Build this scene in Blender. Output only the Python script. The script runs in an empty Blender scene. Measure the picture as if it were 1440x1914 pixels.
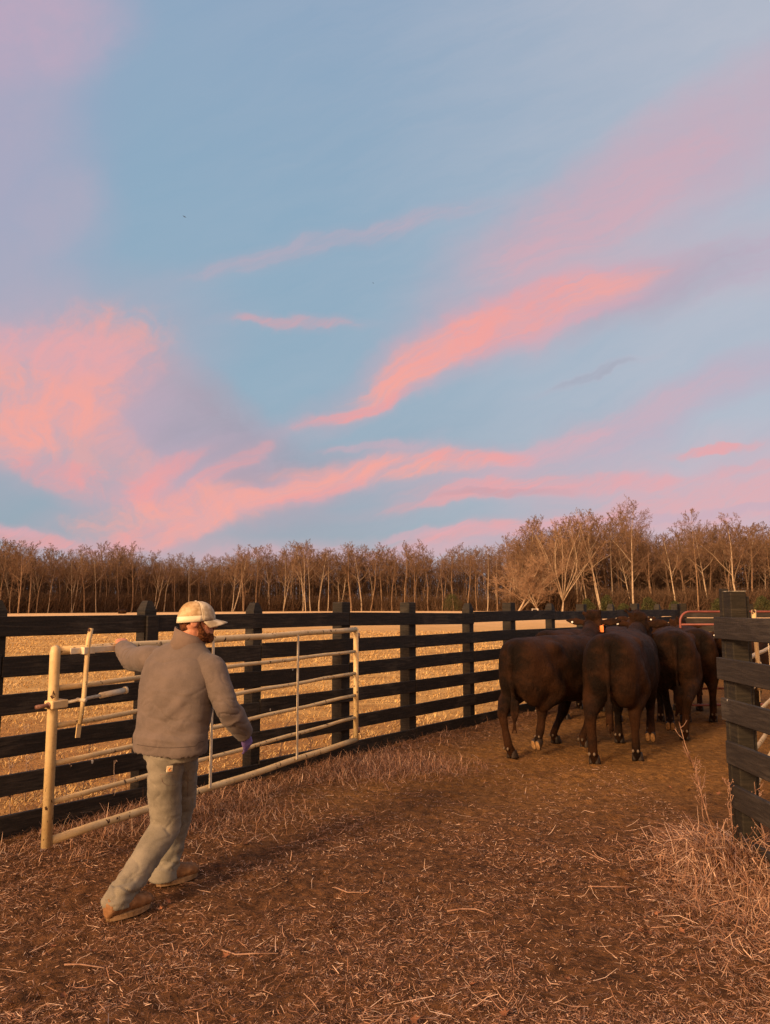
import bpy, bmesh, math, random
import numpy as np
from mathutils import Vector, Matrix, noise
R = math.radians
random.seed(7); rng = np.random.default_rng(7)
SC = bpy.context.scene
COL = SC.collection

# ------------------------------------------------------------------ camera
F_PX, CAMH, PITCH = 1419.0, 1.68, R(7.03)
cam_d = bpy.data.cameras.new('camera'); cam = bpy.data.objects.new('camera', cam_d); COL.objects.link(cam)
cam_d.sensor_fit = 'HORIZONTAL'; cam_d.sensor_width = 36.0; cam_d.lens = 36.0 * F_PX / 1440.0
cam_d.clip_start = 0.05; cam_d.clip_end = 6000
cam.location = (0, 0, CAMH); cam.rotation_euler = (R(90) + PITCH, 0, 0)
SC.camera = cam
SIN, COS = math.sin(PITCH), math.cos(PITCH)

def ray(x, y):
    u, v = x - 720.0, 957.0 - y
    return Vector((u, F_PX * COS - v * SIN, F_PX * SIN + v * COS))
def at(x, y, Y):
    r = ray(x, y); t = Y / r.y
    return Vector((r.x * t, Y, CAMH + r.z * t))
def gpt(x, y, z=0.0):
    r = ray(x, y); t = (z - CAMH) / r.z
    return Vector((r.x * t, r.y * t, z))

def lin(r, g, b):
    f = lambda c: (c / 255.0 / 12.92) if c <= 10 else ((c / 255.0 + 0.055) / 1.055) ** 2.4
    return (f(r), f(g), f(b), 1.0)

# ------------------------------------------------------------------ node helpers
class NT:
    def __init__(s, tree): s.t = tree; s.t.nodes.clear()
    def n(s, kind, **kw):
        nd = s.t.nodes.new(kind)
        for k, v in kw.items():
            if k.startswith('_'): setattr(nd, k[1:], v)
        return nd
    def set(s, sock, v):
        if isinstance(v, bpy.types.NodeSocket): s.t.links.new(v, sock)
        else:
            try: sock.default_value = v
            except Exception:
                sock.default_value = v[:3] if hasattr(v, '__len__') else v
    def math(s, op, a, b=None, c=None, clamp=False):
        nd = s.t.nodes.new('ShaderNodeMath'); nd.operation = op; nd.use_clamp = clamp
        s.set(nd.inputs[0], a)
        if b is not None: s.set(nd.inputs[1], b)
        if c is not None: s.set(nd.inputs[2], c)
        return nd.outputs[0]
    def vmath(s, op, a, b=None, out=0):
        nd = s.t.nodes.new('ShaderNodeVectorMath'); nd.operation = op
        s.set(nd.inputs[0], a)
        if b is not None: s.set(nd.inputs[1], b)
        return nd.outputs[out]
    def xyz(s, x, y, z):
        nd = s.t.nodes.new('ShaderNodeCombineXYZ')
        for i, v in enumerate((x, y, z)): s.set(nd.inputs[i], v)
        return nd.outputs[0]
    def sep(s, v):
        nd = s.t.nodes.new('ShaderNodeSeparateXYZ'); s.set(nd.inputs[0], v); return nd.outputs
    def noise(s, vec, scale, detail=4, rough=0.5, dist=0.0, out='Fac'):
        nd = s.t.nodes.new('ShaderNodeTexNoise')
        s.set(nd.inputs['Vector'], vec); s.set(nd.inputs['Scale'], scale); s.set(nd.inputs['Detail'], float(detail))
        s.set(nd.inputs['Roughness'], rough); s.set(nd.inputs['Distortion'], dist)
        return nd.outputs['Fac' if out == 'Fac' else 'Color']
    def voro(s, vec, scale, feature='F1', out='Distance'):
        nd = s.t.nodes.new('ShaderNodeTexVoronoi'); nd.feature = feature
        s.set(nd.inputs['Vector'], vec); s.set(nd.inputs['Scale'], scale); return nd.outputs[out]
    def ss(s, v, lo, hi, a=0.0, b=1.0):
        nd = s.t.nodes.new('ShaderNodeMapRange'); nd.interpolation_type = 'SMOOTHSTEP'
        for i, q in enumerate((v, lo, hi, a, b)): s.set(nd.inputs[i], q)
        return nd.outputs[0]
    def mix(s, f, a, b, blend='MIX'):
        nd = s.t.nodes.new('ShaderNodeMix'); nd.data_type = 'RGBA'; nd.blend_type = blend
        s.set(nd.inputs[0], f); s.set(nd.inputs[6], a); s.set(nd.inputs[7], b); return nd.outputs[2]
    def ramp(s, f, stops):
        nd = s.t.nodes.new('ShaderNodeValToRGB'); s.set(nd.inputs[0], f)
        e = nd.color_ramp.elements
        while len(e) < len(stops): e.new(0.5)
        for el, (p, c) in zip(e, stops): el.position = p; el.color = c if len(c) == 4 else (*c, 1)
        return nd.outputs[0]

# ------------------------------------------------------------------ world: evening sky with sunset-lit cirrus
SUN_AZ = math.atan2(-0.80, -0.60)       # direction towards the sun: behind the camera, to the left
SUN_EL = R(21)
W = bpy.data.worlds.new('World'); SC.world = W; W.use_nodes = True
w = NT(W.node_tree)
tc = w.n('ShaderNodeTexCoord').outputs['Generated']
dx, dy, dz = w.sep(tc)
ysafe = w.math('MAXIMUM', dy, 0.08)
U = w.math('DIVIDE', dx, ysafe); V = w.math('DIVIDE', dz, ysafe)
UV = w.xyz(U, V, 0.0)
# slow warp that bends every cloud edge
wn = w.noise(UV, 2.6, 5, 0.55, 0.0, 'Color')
warp = w.vmath('MULTIPLY', w.vmath('SUBTRACT', wn, (0.5, 0.5, 0.5)), (0.13, 0.10, 0.0))
wn2 = w.noise(UV, 11.0, 4, 0.6, 0.0, 'Color')
warp2 = w.vmath('MULTIPLY', w.vmath('SUBTRACT', wn2, (0.5, 0.5, 0.5)), (0.05, 0.035, 0.0))
UVW = w.vmath('ADD', w.vmath('ADD', UV, warp), warp2)
def px_uv(x, y):
    r = ray(x, y); return r.x / r.y, r.z / r.y
# fibres running up to the right
ca, sa = math.cos(R(24)), math.sin(R(24))
al = w.vmath('DOT_PRODUCT', UVW, (ca, sa, 0), 1); ac = w.vmath('DOT_PRODUCT', UVW, (-sa, ca, 0), 1)
fib = w.noise(w.xyz(w.math('MULTIPLY', al, 2.2), w.math('MULTIPLY', ac, 9.0), 0.3), 2.2, 7, 0.58, 0.25)
fin = w.noise(w.xyz(w.math('MULTIPLY', al, 4.0), w.math('MULTIPLY', ac, 30.0), 4.3), 2.2, 7, 0.66, 0.7)
fibc = w.ss(w.math('ADD', w.math('MULTIPLY', fib, .72), w.math('MULTIPLY', fin, .28)), 0.25, 0.74)
puff = w.noise(UVW, 7.0, 6, 0.6, 0.2)
puff2 = w.noise(UVW, 22.0, 6, 0.62, 0.5)
puffc = w.ss(w.math('ADD', w.math('MULTIPLY', puff, .62), w.math('MULTIPLY', puff2, .38)), 0.27, 0.72)
el = w.math('ARCSINE', dz)
base = w.ramp(w.math('MULTIPLY', el, 1.0), [(0.0, lin(176, 172, 180)), (0.09, lin(150, 166, 180)), (0.28, lin(146, 173, 192)),
                                            (0.50, lin(141, 171, 194)), (0.72, lin(143, 168, 194)), (1.0, lin(120, 140, 180))])
right = w.ss(U, -0.10, 0.55)
base = w.mix(w.math('MULTIPLY', right, 0.72), base, lin(186, 190, 203))
leftm = w.math('MULTIPLY', w.ss(U, -0.32, -0.56), w.ss(V, 0.30, 0.62))
base = w.mix(w.math('MULTIPLY', leftm, 0.38), base, lin(176, 160, 192))
PINK, PINK2, ROSE, MAUVE, GREY = lin(250, 166, 151), lin(243, 158, 155), lin(226, 168, 176), lin(188, 172, 190), lin(152, 152, 168)
# cx, cy, angle, half length, half width (photo scale), colour, strength, kind: 0 puffy, 1 fibrous, 2 veil
STROKES = [
 (10, 90, 65, 280, 130, MAUVE, .58, 2), (10, 40, 0, 170, 90, lin(206, 170, 190), .6, 2), (30, 450, 75, 190, 120, MAUVE, .42, 2), (100, 400, 60, 90, 50, MAUVE, .35, 2),
 (1230, 320, 33, 420, 95, ROSE, .50, 2), (1140, 370, 33, 230, 55, ROSE, .55, 1), (1330, 230, 35, 300, 80, MAUVE, .5, 2), (1380, 330, 30, 160, 60, MAUVE, .4, 2),
 (640, 448, 16, 250, 20, ROSE, .30, 1), (550, 613, -2, 100, 10, PINK2, .50, 1), (1110, 706, 17, 85, 7, GREY, .38, 1),
 (1270, 518, 14, 300, 50, MAUVE, .80, 1), (1180, 555, 18, 190, 50, GREY, .28, 2), (1010, 590, 22, 200, 50, ROSE, .7, 1),
 (880, 640, 26, 250, 36, PINK, 1.0, 1), (800, 690, 29, 170, 20, PINK, .8, 1), (985, 595, 20, 230, 30, PINK, .75, 1), (665, 762, 16, 120, 11, PINK2, .85, 1), (920, 615, 24, 170, 46, PINK2, .45, 0),
 (1180, 785, 20, 380, 30, ROSE, .50, 1), (1330, 735, 24, 240, 40, MAUVE, .55, 2), (980, 835, 14, 170, 16, ROSE, .5, 1),
 (330, 800, -33, 260, 95, GREY, .80, 2), (370, 800, -32, 190, 55, GREY, .5, 0), (230, 740, -38, 250, 80, MAUVE, .70, 0), (470, 855, -12, 170, 60, GREY, .62, 2), (390, 860, 20, 150, 50, MAUVE, .4, 2),
 (60, 725, 20, 230, 105, PINK, .95, 0), (150, 790, -35, 200, 55, PINK, .55, 0), (120, 655, -10, 150, 38, ROSE, .6, 0), (20, 800, 30, 110, 45, PINK, .7, 0),
 (220, 900, -14, 180, 34, PINK2, .85, 0), (320, 885, 25, 90, 22, PINK2, .7, 0), (415, 895, 38, 100, 17, PINK2, .75, 1), (150, 905, -40, 50, 22, PINK2, .5, 0),
 (330, 960, 8, 190, 44, PINK, .85, 0), (290, 1000, 10, 100, 26, PINK2, .6, 0), (470, 945, 22, 230, 19, PINK, .85, 1),
 (740, 865, 6, 210, 26, PINK, 1.0, 1), (620, 893, 17, 140, 22, PINK, .85, 1), (590, 915, 20, 90, 12, PINK2, .7, 1), (880, 845, 2, 110, 14, PINK2, .6, 1), (690, 830, 3, 90, 9, ROSE, .5, 1),
 (1010, 898, 4, 260, 22, PINK2, .75, 1), (850, 926, 9, 170, 12, PINK2, .65, 1), (930, 915, 3, 130, 10, GREY, .4, 1),
 (950, 988, 8, 200, 17, PINK2, .80, 1), (780, 998, 3, 110, 8, ROSE, .5, 1), (70, 1004, -13, 130, 13, PINK2, .75, 1), (30, 985, -10, 60, 8, ROSE, .6, 1),
 (1350, 832, 2, 80, 8, PINK2, .8, 1), (1390, 925, 5, 300, 42, PINK2, .55, 1), (1400, 868, 8, 90, 8, PINK2, .5, 1), (1330, 900, 3, 330, 80, ROSE, .42, 2),
 (1200, 1000, 4, 420, 40, ROSE, .60, 2), (200, 1035, 2, 420, 22, ROSE, .30, 2), (620, 1030, 0, 300, 14, ROSE, .45, 1), (1300, 955, 6, 260, 10, MAUVE, .6, 1),
]
front = w.ss(dy, 0.08, 0.25)
veil = w.math('MULTIPLY', w.math('MULTIPLY', fibc, w.ss(U, -0.5, 0.5, .03, .24)), front)
skyc = w.mix(veil, base, lin(206, 200, 208))
for (cx, cy, ang, L, Wd, colr, st, kind) in STROKES:
    cu, cv = px_uv(cx, cy)
    e = 1.0 / px_uv(cx, cy)[1] if False else 1.0
    k = (1 + cu * cu + cv * cv) ** 0.5 / F_PX
    c_, s_ = math.cos(R(ang)), math.sin(R(ang))
    d = w.vmath('SUBTRACT', UVW, (cu, cv, 0))
    a = w.vmath('DOT_PRODUCT', d, (c_ / (L * k), s_ / (L * k), 0), 1)
    b = w.vmath('DOT_PRODUCT', d, (-s_ / (Wd * k), c_ / (Wd * k), 0), 1)
    r2 = w.math('ADD', w.math('MULTIPLY', a, a), w.math('MULTIPLY', b, b))
    m = w.ss(r2, 1.9, 0.0)
    if kind == 2:
        f = w.math('MULTIPLY', m, w.math('MULTIPLY_ADD', puffc, .45, .55))
    else:
        # erode the stroke with fibres or puffs so that its rim breaks up into wisps
        f = w.ss(w.math('ADD', m, w.math('MULTIPLY', w.math('SUBTRACT', fibc if kind else puffc, .58), w.math('MULTIPLY', w.ss(m, 0.0, 0.5), 1.05))), 0.0, 1.22)
        f = w.math('MULTIPLY', f, w.ss(fin if kind else puff2, .34, .62, .74, 1.0))
    f = w.math('MULTIPLY', f, w.math('MULTIPLY', front, st * .92), clamp=True)
    shade = w.math('MULTIPLY', w.ss(w.math('ADD', w.math('MULTIPLY', fin, .5), w.math('MULTIPLY', puff2, .5)), .56, .38), .22)
    if kind != 2:
        halo = w.math('MULTIPLY', w.ss(r2, 3.6, 0.0), w.math('MULTIPLY', front, st * .20)); skyc = w.mix(halo, skyc, ROSE)
    skyc = w.mix(f, skyc, w.mix(shade, colr, MAUVE))
# the glow of the sunset itself, behind the camera
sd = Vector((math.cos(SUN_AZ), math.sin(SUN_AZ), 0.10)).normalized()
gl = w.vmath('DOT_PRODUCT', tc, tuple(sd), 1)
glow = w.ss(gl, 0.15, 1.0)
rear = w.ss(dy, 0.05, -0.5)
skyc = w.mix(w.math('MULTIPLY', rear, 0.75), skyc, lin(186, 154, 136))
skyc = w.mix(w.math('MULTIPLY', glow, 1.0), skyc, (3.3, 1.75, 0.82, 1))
nish = w.n('ShaderNodeTexSky'); nish.sky_type = 'NISHITA'; nish.sun_disc = False
nish.sun_elevation = SUN_EL; nish.sun_rotation = math.atan2(math.cos(SUN_AZ), math.sin(SUN_AZ))
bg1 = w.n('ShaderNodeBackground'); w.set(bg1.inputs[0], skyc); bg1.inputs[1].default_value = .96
bg2 = w.n('ShaderNodeBackground'); w.set(bg2.inputs[0], nish.outputs[0]); bg2.inputs[1].default_value = 0.006
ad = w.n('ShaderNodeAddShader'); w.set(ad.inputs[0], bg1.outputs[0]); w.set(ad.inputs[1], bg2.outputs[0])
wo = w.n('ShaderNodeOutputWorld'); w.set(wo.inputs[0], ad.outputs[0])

sun_d = bpy.data.lights.new('sun', 'SUN'); sun = bpy.data.objects.new('sun', sun_d); COL.objects.link(sun)
sun_d.energy = 4.7; sun_d.angle = R(12); sun_d.color = (1.0, 0.645, 0.335)
sdir = Vector((math.cos(SUN_AZ) * math.cos(SUN_EL), math.sin(SUN_AZ) * math.cos(SUN_EL), math.sin(SUN_EL)))
sun.rotation_euler = sdir.to_track_quat('Z', 'Y').to_euler()
SC.view_settings.view_transform = 'Standard'; SC.view_settings.look = 'None'
SC.view_settings.exposure = 0.0; SC.view_settings.gamma = 1.0

# ------------------------------------------------------------------ mesh helpers
def tag(o, label=None, cat=None, group=None, kind=None):
    if label: o['label'] = label
    if cat: o['category'] = cat
    if group: o['group'] = group
    if kind: o['kind'] = kind
    return o
def link(name, me, mat=None, parent=None):
    o = bpy.data.objects.new(name, me); COL.objects.link(o)
    if mat is not None and len(me.materials) == 0: me.materials.append(mat)
    if parent: o.parent = parent
    return o
def empty(name, loc=(0, 0, 0), rz=0):
    o = bpy.data.objects.new(name, None); COL.objects.link(o); o.location = loc; o.rotation_euler = (0, 0, rz)
    o.empty_display_size = 0.2
    return o
def np_mesh(name, V, Fq, smooth=False, attr=None):
    """V (n,3), Fq (m,k) same-size faces"""
    V = np.asarray(V, np.float32); Fq = np.asarray(Fq, np.int32)
    me = bpy.data.meshes.new(name); k = Fq.shape[1]
    me.vertices.add(len(V)); me.vertices.foreach_set('co', V.ravel())
    me.loops.add(Fq.size); me.loops.foreach_set('vertex_index', Fq.ravel())
    me.polygons.add(len(Fq)); me.polygons.foreach_set('loop_start', np.arange(0, Fq.size, k, dtype=np.int32))
    me.polygons.foreach_set('loop_total', np.full(len(Fq), k, np.int32))
    if smooth: me.polygons.foreach_set('use_smooth', np.ones(len(Fq), bool))
    me.update(calc_edges=True)
    if attr is not None:
        a = me.attributes.new('tint', 'FLOAT', 'POINT'); a.data.foreach_set('value', np.asarray(attr, np.float32))
    return me
def perp(d):
    d = d.normalized(); a = Vector((0, 0, 1)) if abs(d.z) < 0.9 else Vector((1, 0, 0))
    u = d.cross(a).normalized(); return u, d.cross(u).normalized()
class MB:
    def __init__(s): s.v = []; s.f = []; s.sm = []
    def add(s, V, F, smooth=False):
        b = len(s.v); s.v += [tuple(p) for p in V]; s.f += [tuple(i + b for i in f) for f in F]; s.sm += [smooth] * len(F)
    def box(s, c, size, rot=None, bevel=0.0, jit=0.0):
        hx, hy, hz = size[0] / 2, size[1] / 2, size[2] / 2; M = rot or Matrix.Identity(3); c = Vector(c)
        if bevel <= 0:
            P = [M @ Vector((x, y, z)) + c for x in (-hx, hx) for y in (-hy, hy) for z in (-hz, hz)]
            s.add(P, [(0, 1, 3, 2), (4, 6, 7, 5), (0, 4, 5, 1), (2, 3, 7, 6), (0, 2, 6, 4), (1, 5, 7, 3)]); return
        b = min(bevel, hx * .9, hy * .9, hz * .9)
        # chamfered box: 24 verts
        P = []; idx = {}
        for sx in (-1, 1):
            for sy in (-1, 1):
                for sz in (-1, 1):
                    for ax in range(3):
                        q = [sx * hx, sy * hy, sz * hz]
                        for k in range(3):
                            if k != ax: q[k] -= (sx, sy, sz)[k] * b
                        idx[(sx, sy, sz, ax)] = len(P); P.append(M @ Vector(q) + c)
        F = []
        for ax in range(3):
            o = [k for k in range(3) if k != ax]
            for sg in (-1, 1):
                cyc = []
                for (a1, a2) in ((-1, -1), (1, -1), (1, 1), (-1, 1)):
                    q = [0, 0, 0]; q[ax] = sg; q[o[0]] = a1; q[o[1]] = a2; cyc.append(idx[(*q, ax)])
                if (sg == 1) != (ax != 1): cyc.reverse()
                F.append(tuple(cyc))
        for ax in range(3):        # edges parallel to ax
            o = [k for k in range(3) if k != ax]
            for a1 in (-1, 1):
                for a2 in (-1, 1):
                    q0 = [0, 0, 0]; q1 = [0, 0, 0]; q0[ax] = -1; q1[ax] = 1
                    for q in (q0, q1): q[o[0]] = a1; q[o[1]] = a2
                    cyc = [idx[(*q0, o[0])], idx[(*q1, o[0])], idx[(*q1, o[1])], idx[(*q0, o[1])]]
                    F.append(tuple(cyc))
        for sx in (-1, 1):
            for sy in (-1, 1):
                for sz in (-1, 1): F.append(tuple(idx[(sx, sy, sz, a)] for a in range(3)))
        s.add(P, F)
    def tube(s, pts, rad, seg=10, smooth=True, cap=True, flat=None):
        pts = [Vector(p) for p in pts]; n = len(pts)
        if not hasattr(rad, '__len__'): rad = [rad] * n
        V = []; u = None
        for i, p in enumerate(pts):
            d = (pts[min(i + 1, n - 1)] - pts[max(i - 1, 0)])
            if d.length < 1e-9: d = Vector((0, 0, 1))
            d.normalize()
            if u is None: u, v = perp(d)
            else:
                u = (u - d * u.dot(d)); u = u.normalized() if u.length > 1e-6 else perp(d)[0]
                v = d.cross(u)
            for k in range(seg):
                a = 2 * math.pi * k / seg
                V.append(p + (u * math.cos(a) + v * math.sin(a)) * rad[i])
        F = [(i * seg + k, i * seg + (k + 1) % seg, (i + 1) * seg + (k + 1) % seg, (i + 1) * seg + k) for i in range(n - 1) for k in range(seg)]
        if cap: F += [tuple(reversed(range(seg))), tuple((n - 1) * seg + k for k in range(seg))]
        s.add(V, F, smooth)
    def capsule(s, a, b, ra, rb, seg=14):
        a, b = Vector(a), Vector(b); d = (b - a)
        if d.length < 1e-6: d = Vector((0, 0, 1e-4))
        dn = d.normalized(); pts = []; rr = []
        for t in (80, 55, 30): pts.append(a - dn * ra * math.sin(R(t))); rr.append(ra * math.cos(R(t)))
        pts += [a, b]; rr += [ra, rb]
        for t in (30, 55, 80): pts.append(b + dn * rb * math.sin(R(t))); rr.append(rb * math.cos(R(t)))
        s.tube(pts, rr, seg)
    def chain(s, pts, rad, seg=14):
        for i in range(len(pts) - 1): s.capsule(pts[i], pts[i + 1], rad[i], rad[i + 1], seg)
    def ell(s, c, r, rot=None, nu=18, nv=12):
        M = rot or Matrix.Identity(3); c = Vector(c); V = []
        for j in range(1, nv):
            th = math.pi * j / nv
            for i in range(nu):
                ph = 2 * math.pi * i / nu
                V.append(M @ Vector((r[0] * math.sin(th) * math.cos(ph), r[1] * math.sin(th) * math.sin(ph), r[2] * math.cos(th))) + c)
        V.append(M @ Vector((0, 0, r[2])) + c); V.append(M @ Vector((0, 0, -r[2])) + c)
        F = [(j * nu + i, (j + 1) * nu + i, (j + 1) * nu + (i + 1) % nu, j * nu + (i + 1) % nu) for j in range(nv - 2) for i in range(nu)]
        t, b = len(V) - 2, len(V) - 1
        F += [(t, i, (i + 1) % nu) for i in range(nu)] + [(b, (nv - 2) * nu + (i + 1) % nu, (nv - 2) * nu + i) for i in range(nu)]
        s.add(V, F, True)
    def loft(s, rings, seg=28, power=2.0, closed=True):
        """rings: (centre, axisA, axisB) half-axis vectors"""
        V = []
        for (c, A, B) in rings:
            for k in range(seg):
                t = 2 * math.pi * k / seg; ct, st = math.cos(t), math.sin(t)
                x = math.copysign(abs(ct) ** (2 / power), ct); y = math.copysign(abs(st) ** (2 / power), st)
                V.append(Vector(c) + Vector(A) * x + Vector(B) * y)
        n = len(rings)
        F = [(i * seg + k, i * seg + (k + 1) % seg, (i + 1) * seg + (k + 1) % seg, (i + 1) * seg + k) for i in range(n - 1) for k in range(seg)]
        if closed: F += [tuple(reversed(range(seg))), tuple((n - 1) * seg + k for k in range(seg))]
        s.add(V, F, True)
    def mesh(s, name):
        me = bpy.data.meshes.new(name); me.from_pydata(s.v, [], s.f)
        me.polygons.foreach_set('use_smooth', s.sm); me.validate(); me.update(); return me
    def build(s, name, mat, parent=None): return link(name, s.mesh(name), mat, parent)
    def remesh(s, name, mat, parent=None, voxel=0.012, smooth=6, fold=None, fac=0.5):
        """union everything into one continuous skin"""
        me = s.mesh(name); o = bpy.data.objects.new(name, me); COL.objects.link(o)
        md = o.modifiers.new('r', 'REMESH'); md.mode = 'VOXEL'; md.voxel_size = voxel; md.use_smooth_shade = True
        if smooth:
            sm = o.modifiers.new('s', 'SMOOTH'); sm.iterations = smooth; sm.factor = fac
        dg = bpy.context.evaluated_depsgraph_get(); ev = o.evaluated_get(dg)
        m2 = bpy.data.meshes.new_from_object(ev); m2.name = name
        bpy.data.objects.remove(o); bpy.data.meshes.remove(me)
        m2.materials.clear()
        if fold:
            n = len(m2.vertices); co = np.empty(n * 3, np.float32); no = np.empty(n * 3, np.float32)
            m2.vertices.foreach_get('co', co); m2.vertices.foreach_get('normal', no)
            co = co.reshape(-1, 3); no = no.reshape(-1, 3)
            d = np.array([fold(Vector(c)) for c in co], np.float32)
            co += no * d[:, None]; m2.vertices.foreach_set('co', co.ravel())
        m2.polygons.foreach_set('use_smooth', np.ones(len(m2.polygons), bool)); m2.update()
        return link(name, m2, mat, parent)

# ------------------------------------------------------------------ materials
def mat(name, build, rough=0.8, spec=0.3):
    m = bpy.data.materials.new(name); m.use_nodes = True; t = NT(m.node_tree)
    bs = t.n('ShaderNodeBsdfPrincipled'); out = t.n('ShaderNodeOutputMaterial'); t.t.links.new(bs.outputs[0], out.inputs[0])
    bs.inputs['Roughness'].default_value = rough; bs.inputs['Specular IOR Level'].default_value = spec
    build(t, bs); return m
def bump(t, bs, h, dist, strength=1.0):
    b = t.n('ShaderNodeBump'); t.set(b.inputs['Height'], h); b.inputs['Distance'].default_value = dist
    b.inputs['Strength'].default_value = strength; t.t.links.new(b.outputs[0], bs.inputs['Normal'])
def simple(name, c1, c2, scale=8, rough=0.8, spec=0.3, bd=0.0, bscale=60, stretch=(1, 1, 1), lo=.35, hi=.65):
    def f(t, bs):
        co = t.n('ShaderNodeTexCoord').outputs['Object']
        v = t.vmath('MULTIPLY', co, stretch)
        n = t.noise(v, scale, 5, .6)
        t.set(bs.inputs['Base Color'], t.mix(t.ss(n, lo, hi), (*c1, 1), (*c2, 1)))
        if bd: bump(t, bs, t.noise(v, bscale, 4, .6), bd)
    return mat(name, f, rough, spec)

def board_mat(name, dark, light, grey):
    def f(t, bs):
        g = t.n('ShaderNodeNewGeometry'); p = g.outputs['Position']
        # grain runs along the board: stretch both horizontal directions
        v = t.vmath('MULTIPLY', p, (3.0, 3.0, 38.0))
        n = t.noise(v, 1.6, 6, .65, .4); n2 = t.noise(p, 2.3, 4, .5); n3 = t.noise(p, 55, 3, .6)
        c = t.mix(t.ss(n, .35, .7), (*dark, 1), (*light, 1))
        c = t.mix(t.math('MULTIPLY', t.ss(t.math('ADD', t.math('MULTIPLY', n2, .6), t.math('MULTIPLY', n, .4)), .48, .68), .8), c, (*grey, 1))
        # droppings and chipped paint
        sp = t.voro(t.vmath('MULTIPLY', p, (1, 1, .55)), 6.5)
        sel = t.ss(t.voro(p, 6.5, out='Color'), .90, .93) if False else t.ss(t.noise(p, 3.1, 2), .60, .63)
        c = t.mix(t.math('MULTIPLY', t.ss(sp, .075, .05), sel), c, (.42, .40, .36, 1))
        t.set(bs.inputs['Base Color'], c); t.set(bs.inputs['Roughness'], t.ss(n3, .2, .8, .6, .9))
        bump(t, bs, t.math('ADD', t.math('MULTIPLY', n, 1.0), t.math('MULTIPLY', n3, .25)), .004)
    return mat(name, f, .75, .25)
M_board = board_mat('black_fence_wood', (.010, .0085, .008), (.024, .018, .015), (.055, .046, .038))
M_post = board_mat('black_post_wood', (.012, .011, .010), (.026, .021, .018), (.050, .044, .036))
M_rboard = board_mat('grey_black_wood', (.019, .015, .013), (.034, .027, .023), (.060, .050, .043))
M_rpost = board_mat('weathered_post_wood', (.013, .0105, .0075), (.027, .021, .014), (.044, .036, .026))
M_cap = simple('bare_end_grain', (.05, .045, .04), (.30, .27, .22), 26, .9)

def gate_paint(t, bs):
    p = t.n('ShaderNodeTexCoord').outputs['Object']
    n = t.noise(p, 5, 5, .6); n2 = t.noise(t.vmath('MULTIPLY', p, (1, 1, .6)), 24, 3, .55); n3 = t.noise(p, 42, 4, .6)
    c = t.mix(t.ss(n, .35, .68), (.54, .38, .18, 1), (.62, .47, .25, 1))
    c = t.mix(t.math('MULTIPLY', t.ss(n3, .50, .72), .35), c, (.33, .20, .10, 1))
    rust = t.math('MULTIPLY', t.ss(n2, .640, .655), t.ss(n3, .36, .5))
    c = t.mix(rust, c, (.045, .018, .010, 1))
    t.set(bs.inputs['Base Color'], c); t.set(bs.inputs['Roughness'], t.math('MULTIPLY_ADD', rust, .4, .5))
    bump(t, bs, t.math('SUBTRACT', t.math('MULTIPLY', n3, .3), rust), .0006)
M_gate = mat('tan_gate_paint', gate_paint, .5, .4)
M_latch = simple('galvanised_latch', (.52, .42, .28), (.68, .58, .42), 12, .55, .4)
M_rust = simple('bare_rusted_steel', (.13, .05, .03), (.25, .13, .09), 30, .5, .5, .001, 90)
M_red = simple('faded_red_paint', (.15, .040, .030), (.22, .065, .048), 6, .5, .35)
M_white = simple('white_paint', (.60, .56, .52), (.72, .68, .62), 9, .7)

# tinted stuff (blades, straw): colour by a per-blade number
def tinted(name, stops, rough=.75, trans=0.0):
    def f(t, bs):
        a = t.n('ShaderNodeAttribute'); a.attribute_name = 'tint'
        t.set(bs.inputs['Base Color'], t.ramp(a.outputs['Fac'], stops))
    return mat(name, f, rough, .25)
M_straw = tinted('dry_straw', [(0, (.050, .022, .012)), (.35, (.15, .070, .036)), (.6, (.34, .175, .105)), (.8, (.54, .34, .23)), (1, (.72, .53, .40))])
M_field = tinted('dormant_grass', [(0, (.17, .085, .024)), (.35, (.36, .205, .065)), (.7, (.56, .35, .12)), (1, (.72, .50, .21))])
M_leafd = tinted('dead_leaf', [(0, (.07, .030, .016)), (.6, (.17, .07, .035)), (1, (.34, .14, .07))])

# ------------------------------------------------------------------ ground
FA, FB = 0.79, -7.3                        # fence line X = FA*Y + FB
def nz(x, y, s, seed=0.0): return noise.noise(Vector((x * s, y * s, seed)))
def gh(x, y):
    h = 0.030 * nz(x, y, .8, 3.1) + 0.016 * nz(x, y, 3.1, 5.7)
    s = x - (FA * y + FB)
    # slight bank along the inside of the fence
    h += 0.05 * math.exp(-((s - .15) / .5) ** 2) * max(0, min(1, (y - 8) / 3))
    return h
def axis(lo, hi, step, far_lo, far_hi, grow=1.22):
    a = list(np.arange(lo, hi + 1e-6, step)); d = step; x = hi
    while x < far_hi: d = min(d * grow, 90); x += d; a.append(x)
    d = step; x = lo; pre = []
    while x > far_lo: d = min(d * grow, 90); x -= d; pre.append(x)
    return np.array(pre[::-1] + a)
xs = axis(-5.0, 6.5, 0.036, -1500, 1500); ys = axis(2.6, 14.5, 0.036, -300, 2500)
XX, YY = np.meshgrid(xs, ys)
xf, yf = XX.ravel(), YY.ravel(); ZZ = np.zeros(len(xf), np.float32)
near = (xf > -6) & (xf < 8) & (yf > 2) & (yf < 17)
for i in np.nonzero(near)[0]:
    x, y = float(xf[i]), float(yf[i])
    s = x - (FA * y + FB)
    z = gh(x, y)
    edge = min(1, (x + 6) / 1.0, (8 - x) / 1.5, (y - 2) / .5, (17 - y) / 2.5)
    c = noise.noise(Vector((x * 9, y * 9, 1.3))); c2 = noise.noise(Vector((x * 23, y * 23, 8.3)))
    amp = 0.015 if s > 0 else 0.004
    z += amp * c + (0.0095 if s > 0 else .005) * c2
    ZZ[i] = z * max(edge, 0)
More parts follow.
